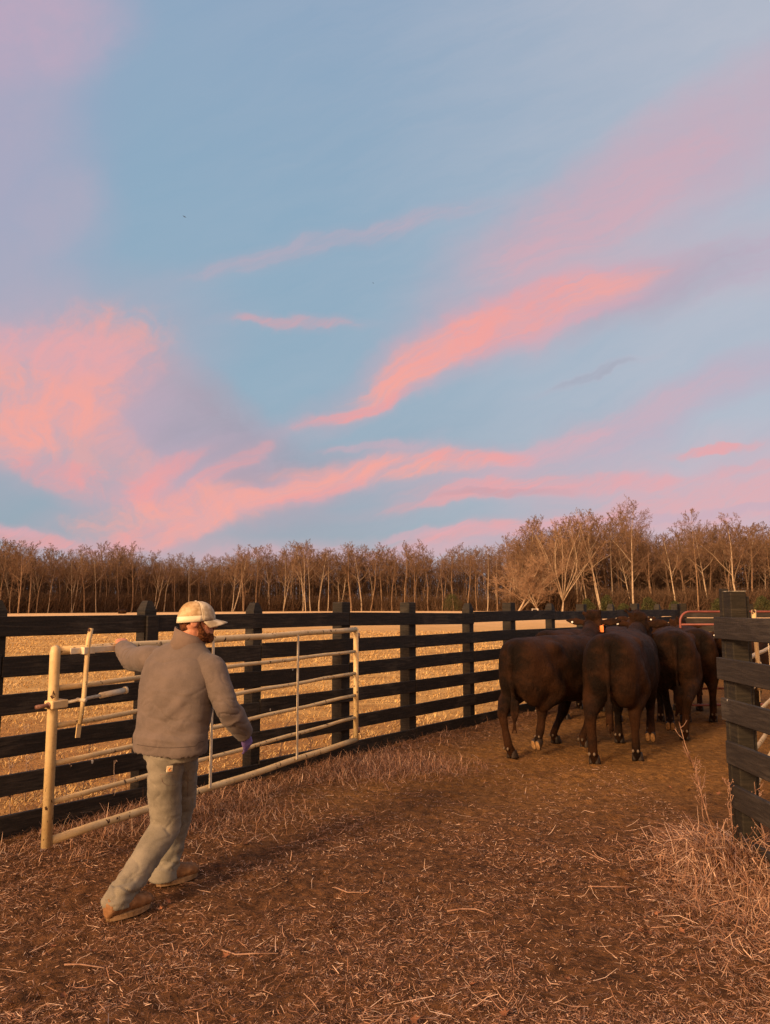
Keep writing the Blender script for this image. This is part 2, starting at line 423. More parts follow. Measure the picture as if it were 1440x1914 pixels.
# hoof prints pressed into the lane
xg, yg = xs, ys
ZG = ZZ.reshape(len(ys), len(xs)); rh = random.Random(31)
for k in range(520):
    hy = rh.uniform(3.4, 13.5); hx = rh.uniform(max(-.55 * hy, FA * hy + FB + .35), min(2.3, .56 * hy) if hy < 5.6 else .5 * hy)
    a_ = rh.gauss(.95, .5); rx, ry = rh.uniform(.045, .07), rh.uniform(.035, .05); dp = rh.uniform(.008, .022)
    i0, i1 = np.searchsorted(xg, [hx - .2, hx + .2]); j0, j1 = np.searchsorted(yg, [hy - .2, hy + .2])
    if i1 <= i0 or j1 <= j0: continue
    gx, gy = np.meshgrid(xg[i0:i1] - hx, yg[j0:j1] - hy)
    uu_ = (gx * math.cos(a_) + gy * math.sin(a_)) / rx; vv_ = (-gx * math.sin(a_) + gy * math.cos(a_)) / ry; r2_ = uu_ ** 2 + vv_ ** 2
    ZG[j0:j1, i0:i1] += -dp * np.exp(-r2_ ** 1.5) + dp * .55 * np.exp(-((np.sqrt(r2_) - 1.5) / .45) ** 2)
ZZ = ZG.ravel()
nx, ny = len(xs), len(ys)
ii = np.arange(nx * ny).reshape(ny, nx)
Fq = np.stack([ii[:-1, :-1], ii[:-1, 1:], ii[1:, 1:], ii[1:, :-1]], -1).reshape(-1, 4)
gm = np_mesh('ground', np.stack([xf, yf, ZZ], 1), Fq, smooth=True)
def ground_mat(t, bs):
    p = t.n('ShaderNodeNewGeometry').outputs['Position']
    x, y, z = t.sep(p)
    wob = t.math('MULTIPLY', t.math('SUBTRACT', t.noise(p, 1.7, 4), .5), .9)
    s = t.math('SUBTRACT', x, t.math('MULTIPLY_ADD', y, FA, FB))
    field = t.math('MAXIMUM', t.ss(t.math('ADD', s, t.math('MULTIPLY', wob, .5)), .12, -.25), t.ss(y, 17.6, 18.4))
    n1 = t.noise(p, 1.1, 5, .6); n2 = t.noise(p, 14, 6, .7); n3 = t.noise(p, 60, 5, .65); n4 = t.noise(p, 150, 3, .6)
    v1 = t.voro(p, 34)
    # corral: trampled damp soil, sandier in the middle, mulchy at the near left
    sand = t.math('MULTIPLY', t.ss(t.math('ADD', y, wob), 5.2, 8.2), t.ss(t.math('ADD', s, wob), .1, 1.5))
    mulch = t.mix(t.ss(n2, .34, .66), (.055, .026, .0115, 1), (.175, .083, .036, 1))
    soil = t.mix(t.ss(n2, .30, .70), (.120, .058, .018, 1), (.265, .135, .044, 1))
    c = t.mix(sand, mulch, soil)
    c = t.mix(t.math('MULTIPLY', t.ss(n3, .55, .70), .6), c, (.21, .105, .055, 1))
    c = t.mix(t.math('MULTIPLY', t.ss(n1, .50, .68), .40), c, (.040, .018, .0095, 1))
    crumbs = t.math('MULTIPLY', t.ss(n4, .60, .70), t.ss(n2, .45, .6))
    c = t.mix(t.math('MULTIPLY', crumbs, .7), c, (.33, .19, .11, 1))
    # field: dormant grass, gold with brown and dull green drifts
    st = t.vmath('MULTIPLY', p, (.35, 1.0, 1.0))
    f1 = t.noise(p, .16, 5, .6); f2 = t.noise(st, 1.3, 6, .7); f3 = t.noise(p, 24, 5, .7); f4 = t.noise(t.vmath('MULTIPLY', p, (.12, .5, 1)), .5, 5, .7)
    g = t.mix(t.ss(f2, .34, .64), (.36, .20, .065, 1), (.66, .42, .15, 1))
    g = t.mix(t.math('MULTIPLY', t.ss(f3, .42, .62), .55), g, (.26, .140, .045, 1))
    g = t.mix(t.math('MULTIPLY', t.ss(f4, .56, .70), .55), g, (.19, .125, .040, 1))
    g = t.mix(t.math('MULTIPLY', t.ss(f1, .5, .7), .4), g, (.62, .43, .19, 1))
    g = t.mix(t.ss(y, 30, 110), g, t.mix(t.ss(f4, .4, .6), (.60, .37, .17, 1), (.72, .49, .26, 1)))
    nearf = t.ss(y, 9.5, 14.0)
    c2 = t.mix(t.math('MULTIPLY_ADD', nearf, .6, .4), (.27, .115, .04, 1), g)
    t.set(bs.inputs['Base Color'], t.mix(field, c, c2))
    h = t.math('ADD', t.math('ADD', t.math('MULTIPLY', n2, .8), t.math('MULTIPLY', n3, .5)), t.math('MULTIPLY', n4, .22))
    h = t.math('ADD', h, t.math('MULTIPLY', v1, .25))
    bump(t, bs, h, .035, 1.0)
M_ground = mat('soil_and_field', ground_mat, .95, .12)
ground = tag(link('ground', gm, M_ground), kind='structure')

# ------------------------------------------------------------------ scattered blades and straw
def blades(P, L, Wd, az, tilt, curl, tint, name, material, label, cat, standing=True, width_up=False):
    """each blade: 2 quads, base at P, leaning by tilt (0 = lying flat) towards az and bending by curl"""
    n = len(P); P = np.asarray(P)
    d0 = np.stack([np.cos(az) * np.cos(tilt), np.sin(az) * np.cos(tilt), np.sin(tilt)], 1)
    t2 = tilt - curl
    d1 = np.stack([np.cos(az + .4 * curl) * np.cos(t2), np.sin(az + .4 * curl) * np.cos(t2), np.sin(t2)], 1)
    side = np.stack([-np.sin(az), np.cos(az), np.zeros(n)], 1)
    if not standing:
        side = side * .8 + np.stack([np.zeros(n), np.zeros(n), rng.uniform(-.6, .6, n)], 1)
    A = P; B = P + d0 * (L * .5)[:, None]; C = B + d1 * (L * .5)[:, None]
    hw = (Wd * .5)[:, None]
    V = np.stack([A - side * hw, A + side * hw, B - side * hw * .9, B + side * hw * .9, C - side * hw * .35, C + side * hw * .35], 1).reshape(-1, 3)
    b = (np.arange(n) * 6)[:, None]
    Fq = np.concatenate([b + np.array([0, 1, 3, 2]), b + np.array([2, 3, 5, 4])], 1).reshape(-1, 4)
    me = np_mesh(name, V, Fq, attr=np.repeat(tint, 6))
    return tag(link(name, me, material), label, cat, kind='stuff')
def ghs(P2, lift=0.004):
    out = np.empty((len(P2), 3))
    for i, (x, y) in enumerate(P2):
        out[i] = (x, y, gh(float(x), float(y)) + lift + 0.015 * noise.noise(Vector((x * 9, y * 9, 1.3))) + .0095 * noise.noise(Vector((x * 23, y * 23, 8.3))))
    return out
def fside(P): return P[:, 0] - (FA * P[:, 1] + FB)

def straw_scatter():
    # litter over the corral floor, denser near the camera and along the fence
    n = 380000
    Y = 3.0 + 9.5 * rng.random(n) ** 1.7; X = Y * rng.uniform(-.62, .60, n); P = np.stack([X, Y], 1)
    s = fside(P)
    cl = np.array([noise.noise(Vector((x * 1.6, y * 1.6, 2.2))) + .5 * noise.noise(Vector((x * 5, y * 5, 9.2))) for x, y in P])
    dens = np.clip(.62 + 1.0 * cl, .10, 1.0)
    dens *= np.where(Y > 6.0, np.clip(1 - (Y - 6.0) / 3.2, .07, 1), 1)
    dens = np.where(s < .9, np.maximum(dens, .55), dens)
    k = (rng.random(n) < dens) & (s > -.3) & (X < 2.45)
    P = P[k]; m = len(P)
    L = rng.lognormal(math.log(.020), .60, m).clip(.006, .16); Wd = rng.uniform(.0013, .0036, m) * (1 + (P[:, 1] > 5) * .3)
    tint = (rng.beta(1.3, 1.9, m) * 1.05).clip(0, 1)
    blades(ghs(P), L, Wd, rng.uniform(0, 2 * math.pi, m), rng.normal(.08, .16, m), rng.normal(0, .35, m), tint,
           'straw_litter', M_straw, 'straw bits and chopped stalks strewn over the dark trampled soil', 'straw', standing=False)
straw_scatter()

def long_straw():
    n = 420
    Y = 3.2 + 6.0 * rng.random(n) ** 1.5; X = Y * rng.uniform(-.58, .56, n)
    P = np.stack([X, Y], 1); k = (fside(P) > 0) & (X < 2.4) & ((Y < 6.2) | (rng.random(n) < .3)); P = P[k]; m = len(P)
    blades(ghs(P, .010), rng.uniform(.05, .20, m), rng.uniform(.0022, .0042, m), rng.uniform(0, 6.28, m), rng.normal(.03, .07, m),
           rng.normal(0, .45, m), rng.uniform(.55, 1, m), 'loose_straw', M_straw, 'longer pale stalks lying scattered on the corral floor', 'straw', standing=False)
long_straw()

def fence_grass():
    # matted dry grass under the gate and along the fence foot
    n = 30000
    Y = rng.uniform(4.2, 12.2, n); s = rng.normal(.12, .34, n) + np.clip((8.3 - Y) * .10, 0, .5)
    X = FA * Y + FB + s
    fade = np.clip((10.2 - Y) / 2.2, .10, 1); cl = np.array([noise.noise(Vector((x * 2.2, y * 2.2, 6.1))) for x, y in zip(X, Y)])
    k = (rng.random(n) < fade * np.clip(.55 + 1.2 * cl, .05, 1)) & (np.abs(X) < .64 * Y); P = np.stack([X, Y], 1)[k]; m = len(P)
    blades(ghs(P, 0), rng.uniform(.035, .14, m), rng.uniform(.002, .0042, m), rng.uniform(0, 6.28, m), rng.normal(.5, .38, m),
           rng.uniform(.1, 1.1, m), rng.beta(1.9, 2.1, m).clip(0, 1), 'dry_grass', M_straw,
           'reddish dry grass matted along the foot of the long black fence', 'dry grass')
    n = 8000                                   # the tangled tussock at the hinge end
    c = np.array([-.05, 8.15]); P = c + rng.normal(0, 1, (n, 2)) * np.array([.42, .30])
    P = np.concatenate([P, np.array([-1.7, 6.4]) + rng.normal(0, 1, (5000, 2)) * np.array([.5, .35])])
    m = len(P)
    blades(ghs(P, 0), rng.uniform(.04, .19, m), rng.uniform(.002, .0045, m), rng.uniform(0, 6.28, m), rng.normal(.55, .35, m),
           rng.uniform(.2, 1.3, m), rng.beta(2.0, 2.2, m).clip(0, 1), 'tussock_grass', M_straw,
           'tangled brown tussock grass beneath the hinge end of the tan gate', 'dry grass')
fence_grass()

def straw_heap():
    # big pale tangle of dead grass at the right gatepost: long stalks fallen outwards over each other
    n = 3900
    c = np.array([2.24, 5.16]); P = c + rng.normal(0, 1, (n, 2)) * np.array([.21, .33])
    az = np.arctan2(P[:, 1] - c[1] - .25, P[:, 0] - c[0] - .18) + rng.normal(0, .95, n)
    r = np.linalg.norm((P - c) / np.array([.21, .33]), axis=1)
    tilt = np.clip(.66 - r * .32 + rng.normal(0, .34, n), -.1, 1.4)
    G = ghs(P, 0); G[:, 2] += np.clip(.10 - r * .045, 0, .10) * rng.random(n)
    blades(G, rng.uniform(.09, .36, n), rng.uniform(.0032, .0076, n), az, tilt, rng.uniform(.1, 1.9, n),
           (rng.beta(2.8, 1.8, n) * .97).clip(0, 1), 'dead_grass', M_straw, 'pale pink heap of dead grass at the foot of the right corner post', 'dry grass', standing=False)
    n = 9500
    P = np.stack([rng.normal(2.15, .33, n), rng.normal(4.45, .50, n)], 1); k = (P[:, 0] > 1.30 + .25 * rng.random(n)); P = P[k]; n = len(P)
    blades(ghs(P, .003), rng.lognormal(math.log(.085), .5, n).clip(.02, .28), rng.uniform(.002, .0052, n), rng.uniform(0, 6.28, n), np.abs(rng.normal(.12, .18, n)),
           rng.normal(.1, .6, n), rng.beta(2.0, 1.9, n).clip(0, 1), 'fallen_grass', M_straw,
           'flattened straw spreading from the dead grass towards the viewer', 'dry grass', standing=False)
straw_heap()

def field_grass():
    n = 190000
    Y = 5.0 + 45 * rng.random(n) ** 2.0; X = Y * rng.uniform(-.60, .40, n); P = np.stack([X, Y], 1)
    s = fside(P)
    cl = np.array([noise.noise(Vector((x * .9, y * .9, 4.2))) + .6 * noise.noise(Vector((x * 2.9, y * 2.9, 7.2))) for x, y in P])
    k = ((s < -.02) | (Y > 18.8)) & (rng.random(n) < np.clip(.62 + .9 * cl, .12, 1)); P = P[k]; cl = cl[k]; m = len(P)
    dist = P[:, 1]
    L = rng.uniform(.028, .070, m) * (1 + dist / 26); Wd = rng.uniform(.002, .0042, m) * (1 + dist / 5.0)
    G = np.concatenate([P, np.zeros((m, 1))], 1)
    tint = (.64 + .32 * cl + rng.normal(0, .14, m)).clip(0, 1); tint = np.where(dist < 7.5, tint * .85, tint)
    blades(G, L, Wd, rng.normal(.3, 1.6, m), np.clip(rng.normal(.50, .3, m), .05, 1.5), rng.uniform(.1, 1.1, m), tint, 'field_grass', M_field,
           'golden dormant grass of the open pasture beyond the fence', 'grass')
field_grass()

def leaves():
    V = []; Fc = []; tn = []
    spots = [(random.uniform(-.55, .52), 3.2 + 5.5 * random.random() ** 1.4) for _ in range(120)]
    spots += [(.40 + random.gauss(0, .05), 4.4 + random.gauss(0, .35)) for _ in range(26)]
    for (k, y) in spots:
        x = k * y
        if x - (FA * y + FB) < 0 : continue
        r = random.uniform(.009, .024); a = random.uniform(0, 6.28); z = gh(x, y) + .014; b = len(V); t = random.random()
        ta, tb = random.uniform(-.5, .5), random.uniform(-.5, .5); V.append((x, y, z - .3 * r)); tn.append(t)
        N = 10
        for i in range(N):
            th = a + 2 * math.pi * i / N; rr = r * (1.0 if i % 2 == 0 else .52) * random.uniform(.8, 1.15) * (1.35 if i == 0 else 1)
            u, v = rr * math.cos(th), rr * math.sin(th)
            V.append((x + u, y + v, z + ta * u + tb * v + .25 * abs(rr))); tn.append(t)
        Fc += [(b, b + 1 + i, b + 1 + (i + 1) % N) for i in range(N)]
    tag(link('fallen_leaves', np_mesh('fallen_leaves', V, Fc, attr=tn), M_leafd), 'curled orange brown dead leaves lying among the straw', 'leaves', kind='stuff')
leaves()

# ------------------------------------------------------------------ fences
FD = Vector((FA, 1.0, 0)).normalized()            # along the long fence, away from the camera
FN = Vector((FD.y, -FD.x, 0))                     # towards the corral
RAILS = [1.588, 1.307, 1.037, .745, .452, .165]   # upper edges
def fpt(Y, off=0.0, z=0.0): return Vector((FA * Y + FB, Y, z)) + FN * off
def plank(mb, a, b, zt, h=.150, th=.030, sag=0.0, n=1):
    """one board between ground points a and b, its upper edge at zt"""
    a, b = Vector(a), Vector(b); d = (b - a).normalized(); nrm = Vector((d.y, -d.x, 0)); L = (b - a).length
    M = Matrix((d, nrm, (0, 0, 1))).transposed()
    z0, z1 = (zt if hasattr(zt, '__len__') else (zt, zt))
    dd = Vector((d.x * L, d.y * L, z1 - z0)).normalized(); up = nrm.cross(dd); up = -up if up.z < 0 else up
    M = Matrix((dd, nrm, up)).transposed()
    c = (a + b) / 2; mb.box((c.x, c.y, (z0 + z1) / 2 - h / 2), (L, th, h), M, bevel=.004)
FY = [5.65, 6.67, 7.65, 8.70, 9.70, 10.80, 11.75, 12.83, 13.85, 14.9, 15.95, 17.0, 18.0]
pointed = [1, 1, 1, 0, 0, 1, 0, 1, 0, 1, 0, 1, 0]
FY = [3.55, 4.60] + FY; pointed = [0, 1] + pointed
fence = empty('board_fence', fpt(8.7))
tag(fence, 'long black six board fence running along the pasture side of the corral', 'fence')
def post_mb(w_, h, c, ang, point=False, w2=None):
    mb = MB(); M = Matrix.Rotation(ang, 3, 'Z'); w2 = w2 or w_
    if not point: mb.box((c[0], c[1], h / 2 - .2), (w_, w2, h + .4), M, bevel=.006)
    else:
        P = []
        for (z, k) in ((-.4, 1), (h - .085, 1), (h - .022, .55), (h, .34)):
            for (sx, sy) in ((-1, -1), (1, -1), (1, 1), (-1, 1)):
                # only two sides are cut to the point
                q = M @ Vector((sx * w_ / 2 * k, sy * w2 / 2 * (.5 + .5 * k), 0)); P.append((c[0] + q.x, c[1] + q.y, z))
        F = [(i * 4 + k, i * 4 + (k + 1) % 4, (i + 1) * 4 + (k + 1) % 4, (i + 1) * 4 + k) for i in range(3) for k in range(4)] + [(12, 13, 14, 15), (3, 2, 1, 0)]
        mb.add(P, F)
    return mb
FANG = math.atan2(FD.y, FD.x)
def par(child, root):
    """parent while the mesh is already in world coordinates"""
    child.parent = root; child.matrix_parent_inverse = root.matrix_basis.inverted() if False else Matrix.Translation(-Vector(root.location)) if root.rotation_euler.z == 0 else (Matrix.Translation(root.location) @ Matrix.Rotation(root.rotation_euler.z, 4, 'Z')).inverted()
    return child
for Yp, pt in zip(FY, pointed):
    wd = .118 if pt else .148
    c = fpt(Yp, -.018 - wd / 2)
    o = post_mb(wd, 1.715 + random.uniform(-.012, .02), c, FANG + random.gauss(0, .03), bool(pt)).build('post', M_post); par(o, fence)
for r, zt in enumerate(RAILS):
    mb = MB(); i = 0
    cuts = [3.2] + [FY[k] + .02 for k in ((1, 3, 5, 7, 9, 11, 13, 14) if r % 2 == 0 else (2, 4, 6, 8, 10, 12, 14))]
    for a, b in zip(cuts[:-1], cuts[1:]):
        za, zb = zt + random.gauss(0, .011), zt + random.gauss(0, .011)
        plank(mb, fpt(a + .003), fpt(b - .003), (za, zb), h=.150 + random.gauss(0, .003), th=.030)
    par(mb.build('rail', M_board), fence)
# upright cover board nailed over the joint at the third post from the gate end
mb = MB(); mb.box(fpt(6.66, .031, 1.592 - .31), (.115, .026, .62), Matrix.Rotation(FANG, 3, 'Z'), bevel=.004)
par(mb.build('cover_board', M_board), fence)
mb = MB()
for k, zt in enumerate([1.435, 1.153, .888, .597, .303]):
    plank(mb, fpt(14.92, -.004), fpt(18.0, -.004), zt + .132 - .140 + .003, h=.125, th=.022)
par(mb.build('gap_board', M_board), fence)

# back fence: near solid, turns to the right behind the herd
B0 = fpt(18.0); B1 = Vector((26.0, 17.2, 0)); bd = (B1 - B0).normalized(); bn = Vector((bd.y, -bd.x, 0))
back = empty('board_fence', (B0.x, B0.y, 0)); tag(back, 'close boarded grey black fence closing the corral behind the herd', 'fence')
for k in range(13):
    p = B0 + bd * (k * 1.55 + .12) - bn * .10
    par(post_mb(.13, 1.70 + random.uniform(-.03, .03), p, math.atan2(bd.y, bd.x)).build('post', M_rpost), back)
for r in range(9):
    mb = MB()
    for k in range(6):
        a = B0 + bd * (k * 3.1); b = B0 + bd * (k * 3.1 + 3.09)
        plank(mb, a, b, (1.56 - r * .166 + random.gauss(0, .006), 1.56 - r * .166 + random.gauss(0, .006)), h=.150, th=.03)
    par(mb.build('rail', M_rboard), back)

# right fence, its open end at the corner post
RX = 2.395
rf = empty('board_fence', (RX, 5.4, 0)); tag(rf, 'weathered board fence ending at the corner post beside the herd', 'fence')
RT = [1.598, 1.312, 1.034, .745, .462, .150]
REND = [5.55, 5.54, 5.50, 5.46, 5.42, 5.30]
for r, zt in enumerate(RT):
    mb = MB(); plank(mb, (RX, 3.0, 0), (RX + .0, REND[r], 0), (zt + random.gauss(0, .006), zt), h=.152, th=.034)
    plank(mb, (RX, .4, 0), (RX, 2.993, 0), (zt, zt + .004), h=.152, th=.034)
    par(mb.build('rail', M_rboard), rf)
for (cx, cy, wx, wy, h) in ((2.441, 5.500, .048, .060, 1.800), (2.474, 5.405, .112, .118, 1.775), (2.549, 5.425, .030, .10, 1.745)):
    par(post_mb(wx, h, (cx, cy), 0, w2=wy).build('post', M_rpost), rf)
for cy in (3.0, .7): par(post_mb(.14, 1.75, (RX + .09, cy), 0).build('post', M_rpost), rf)
mb = MB(); mb.box((2.474, 5.405, 1.779), (.116, .122, .008), bevel=.003); par(mb.build('cap_plate', M_cap), rf)

# ------------------------------------------------------------------ tube gates
def gate_parts(root, L=3.96, H=1.19, bot=.195):
    """local frame: x along the gate from the latch stile, y away from the viewer"""
    t0, t1 = 0.0, L
    mb = MB(); mb.tube([(0, 0, bot - .03), (0, 0, bot + H - .01), (.004, 0, bot + H + .018), (.016, 0, bot + H + .027)], [.033, .033, .031, .016], 18); mb.build('latch_stile', M_gate, root)
    mb = MB(); mb.tube([(L, 0, bot - .01), (L, 0, bot + H + .01)], .029, 14)
    mb.build('hinge_stile', M_gate, root)
    for z in (bot + .10, bot + H - .07):
        mb = MB()
        mb.tube([(L, 0, z), (L + .05, .02, z), (L + .10, .05, z)], .014, 8)
        mb.tube([(L + .02, 0, z - .03), (L + .02, 0, z + .03)], .034, 12)
        mb.build('hinge', M_rust, root)
    for k in range(6):
        z = bot + H * k / 5.0; rr = .0275 if k in (0, 5) else .0175
        if k == 5: z -= .0
        pts = [(.03 + (L - .03) * i / 12, 0, z + .004 * math.sin(i * 1.7 + k) * (0 if i in (0, 12) else 1)) for i in range(13)]
        MB_ = MB(); MB_.tube(pts, rr, 14); MB_.build('rail', M_gate, root)
    for xx in (L * .385, L * .70):
        mb = MB(); mb.box((xx, -.030, bot + H / 2), (.028, .006, H - .02)); mb.build('brace', M_latch, root)
    # latch: bracket, lever and sliding bolt
    mb = MB(); mb.box((.30, -.034, bot + H - .005), (.42, .010, .040), bevel=.003)
    mb.box((.215, -.068, bot + H - .005), (.085, .010, .046), bevel=.003); mb.box((.175, -.055, bot + H - .005), (.008, .036, .046)); mb.box((.255, -.055, bot + H - .005), (.008, .036, .046))
    mb.build('latch_bracket', M_latch, root)
    lv = MB(); lv.tube([(.232, -.056, bot + H + .140), (.215, -.056, bot + H + .05), (.185, -.070, bot + H - .30), (.158, -.072, bot + H - .48)], [.0175, .0170, .0160, .0150], 12)
    lv.box((.150, -.072, bot + H - .520), (.036, .007, .09), Matrix.Rotation(R(6), 3, 'Y'))
    lever = lv.build('latch_lever', M_gate, root)
    mb = MB(); mb.tube([(-.135, -.012, bot + H - .340), (.02, -.016, bot + H - .336)], .0135, 10); mb.tube([(-.052, -.014, bot + H - .338), (-.02, -.014, bot + H - .338)], .020, 8)
    mb.build('bolt', M_rust, root)
    mb = MB(); mb.tube([(.05, -.03, bot + H - .335), (.36, -.03, bot + H - .320)], .0110, 10)
    mb.tube([(.36, -.03, bot + H - .320), (.58, -.03, bot + H - .308)], .020, 14); mb.tube([(.575, -.03, bot + H - .308), (.592, -.03, bot + H - .307)], .026, 14)
    mb.tube([(.175, -.098, bot + H - .328), (.175, -.02, bot + H - .328)], .014, 8)
    mb.build('bolt_sleeve', M_latch, root)
    mb = MB(); mb.box((.020, -.008, bot + H - .338), (.125, .082, .052), bevel=.006); mb.build('bolt_housing', M_gate, root)
GA = Vector((-2.14, 5.02, 0)); GB = Vector((-.32, 8.53, 0)); gd = (GB - GA).normalized()
g1 = empty('tube_gate', GA, math.atan2(gd.y, gd.x)); gate_parts(g1); g1.rotation_euler.y = -.008
tag(g1, 'tan tube gate swung back along the fence, the capped worker holding its top rail', 'gate', 'tan tube gates')
g2 = g1.copy(); COL.objects.link(g2)
for ch in list(g1.children):
    c = ch.copy(); COL.objects.link(c); c.parent = g2
g2.location = (2.765, 5.92, .12); g2.rotation_euler = (0, 0, math.atan2(.81, .50))
g2['label'] = 'tan tube gate mostly hidden behind the weathered corner post at the picture edge'

# red panel at the back of the corral
rp = empty('corral_panel', (4.62, 12.0, 0), R(6)); tag(rp, 'red tubular corral panel with rounded corner standing behind the herd', 'panel')
Lp, Hp, rc = 3.6, 1.585, .16
loop = [(0, 0, .15)]
for (cx, cz, a0) in ((rc, Hp - rc, 180), (Lp - rc, Hp - rc, 90), (Lp - rc, .15 + rc, 0), (rc, .15 + rc, -90)):
    for k in range(7):
        a = R(a0 - 15 * k); loop.append((cx + rc * math.cos(a), 0, cz + rc * math.sin(a)))
loop = loop[1:]; loop.append(loop[0])
mb = MB(); mb.tube(loop, .017, 10, cap=False); mb.build('panel_frame', M_red, rp)
for k, z in enumerate((1.385, 1.15, .90, .65, .40)):
    mb = MB(); mb.tube([(0, 0, z), (Lp, 0, z)], .0155, 8); mb.build('rail', M_red, rp)
for x in (.9, 1.8, 2.7):
    mb = MB(); mb.tube([(x, 0, .15), (x, 0, Hp)], .016, 8); mb.build('upright', M_red, rp)
rq = rp.copy(); COL.objects.link(rq)
for ch in list(rp.children):
    c = ch.copy(); COL.objects.link(c); c.parent = rq
rq.location = (8.4, 12.35, 0); rq.rotation_euler = (0, 0, R(5)); rq['label'] = 'second red corral panel, seen past the weathered post at the picture edge'

# ------------------------------------------------------------------ bare winter trees
M_bark = simple('grey_brown_bark', (.15, .095, .060), (.27, .18, .115), 3.0, .9, .1, .02, 9)
M_pale = simple('pale_bark', (.30, .225, .155), (.44, .345, .25), 2.2, .9, .1, .02, 9)
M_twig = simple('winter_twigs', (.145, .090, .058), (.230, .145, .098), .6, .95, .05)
M_twig2 = simple('winter_twigs_pale', (.25, .155, .10), (.36, .24, .16), .6, .95, .05)  # paler twig colour for the vase shaped and low wide trees
def seg_mesh(name, segs, sides=3):
    """segs: array rows x0 y0 z0 x1 y1 z1 r0 r1 -> prisms without caps"""
    S = np.array(segs, np.float64); A, B = S[:, :3], S[:, 3:6]; d = B - A; d /= np.linalg.norm(d, axis=1)[:, None] + 1e-9
    h = np.where(np.abs(d[:, 2:3]) < .9, np.array([[0, 0, 1.]]), np.array([[1., 0, 0]]))
    u = np.cross(d, h); u /= np.linalg.norm(u, axis=1)[:, None]; v = np.cross(d, u)
    ring = []
    for e, (P, r) in enumerate(((A, S[:, 6:7]), (B, S[:, 7:8]))):
        for k in range(sides):
            a = 2 * math.pi * k / sides; ring.append(P + (u * math.cos(a) + v * math.sin(a)) * r)
    V = np.stack(ring, 1).reshape(-1, 3); b = (np.arange(len(S)) * 2 * sides)[:, None]
    F = np.concatenate([b + np.array([k, (k + 1) % sides, sides + (k + 1) % sides, sides + k]) for k in range(sides)], 1).reshape(-1, 4)
    return np_mesh(name, V, F, smooth=True)
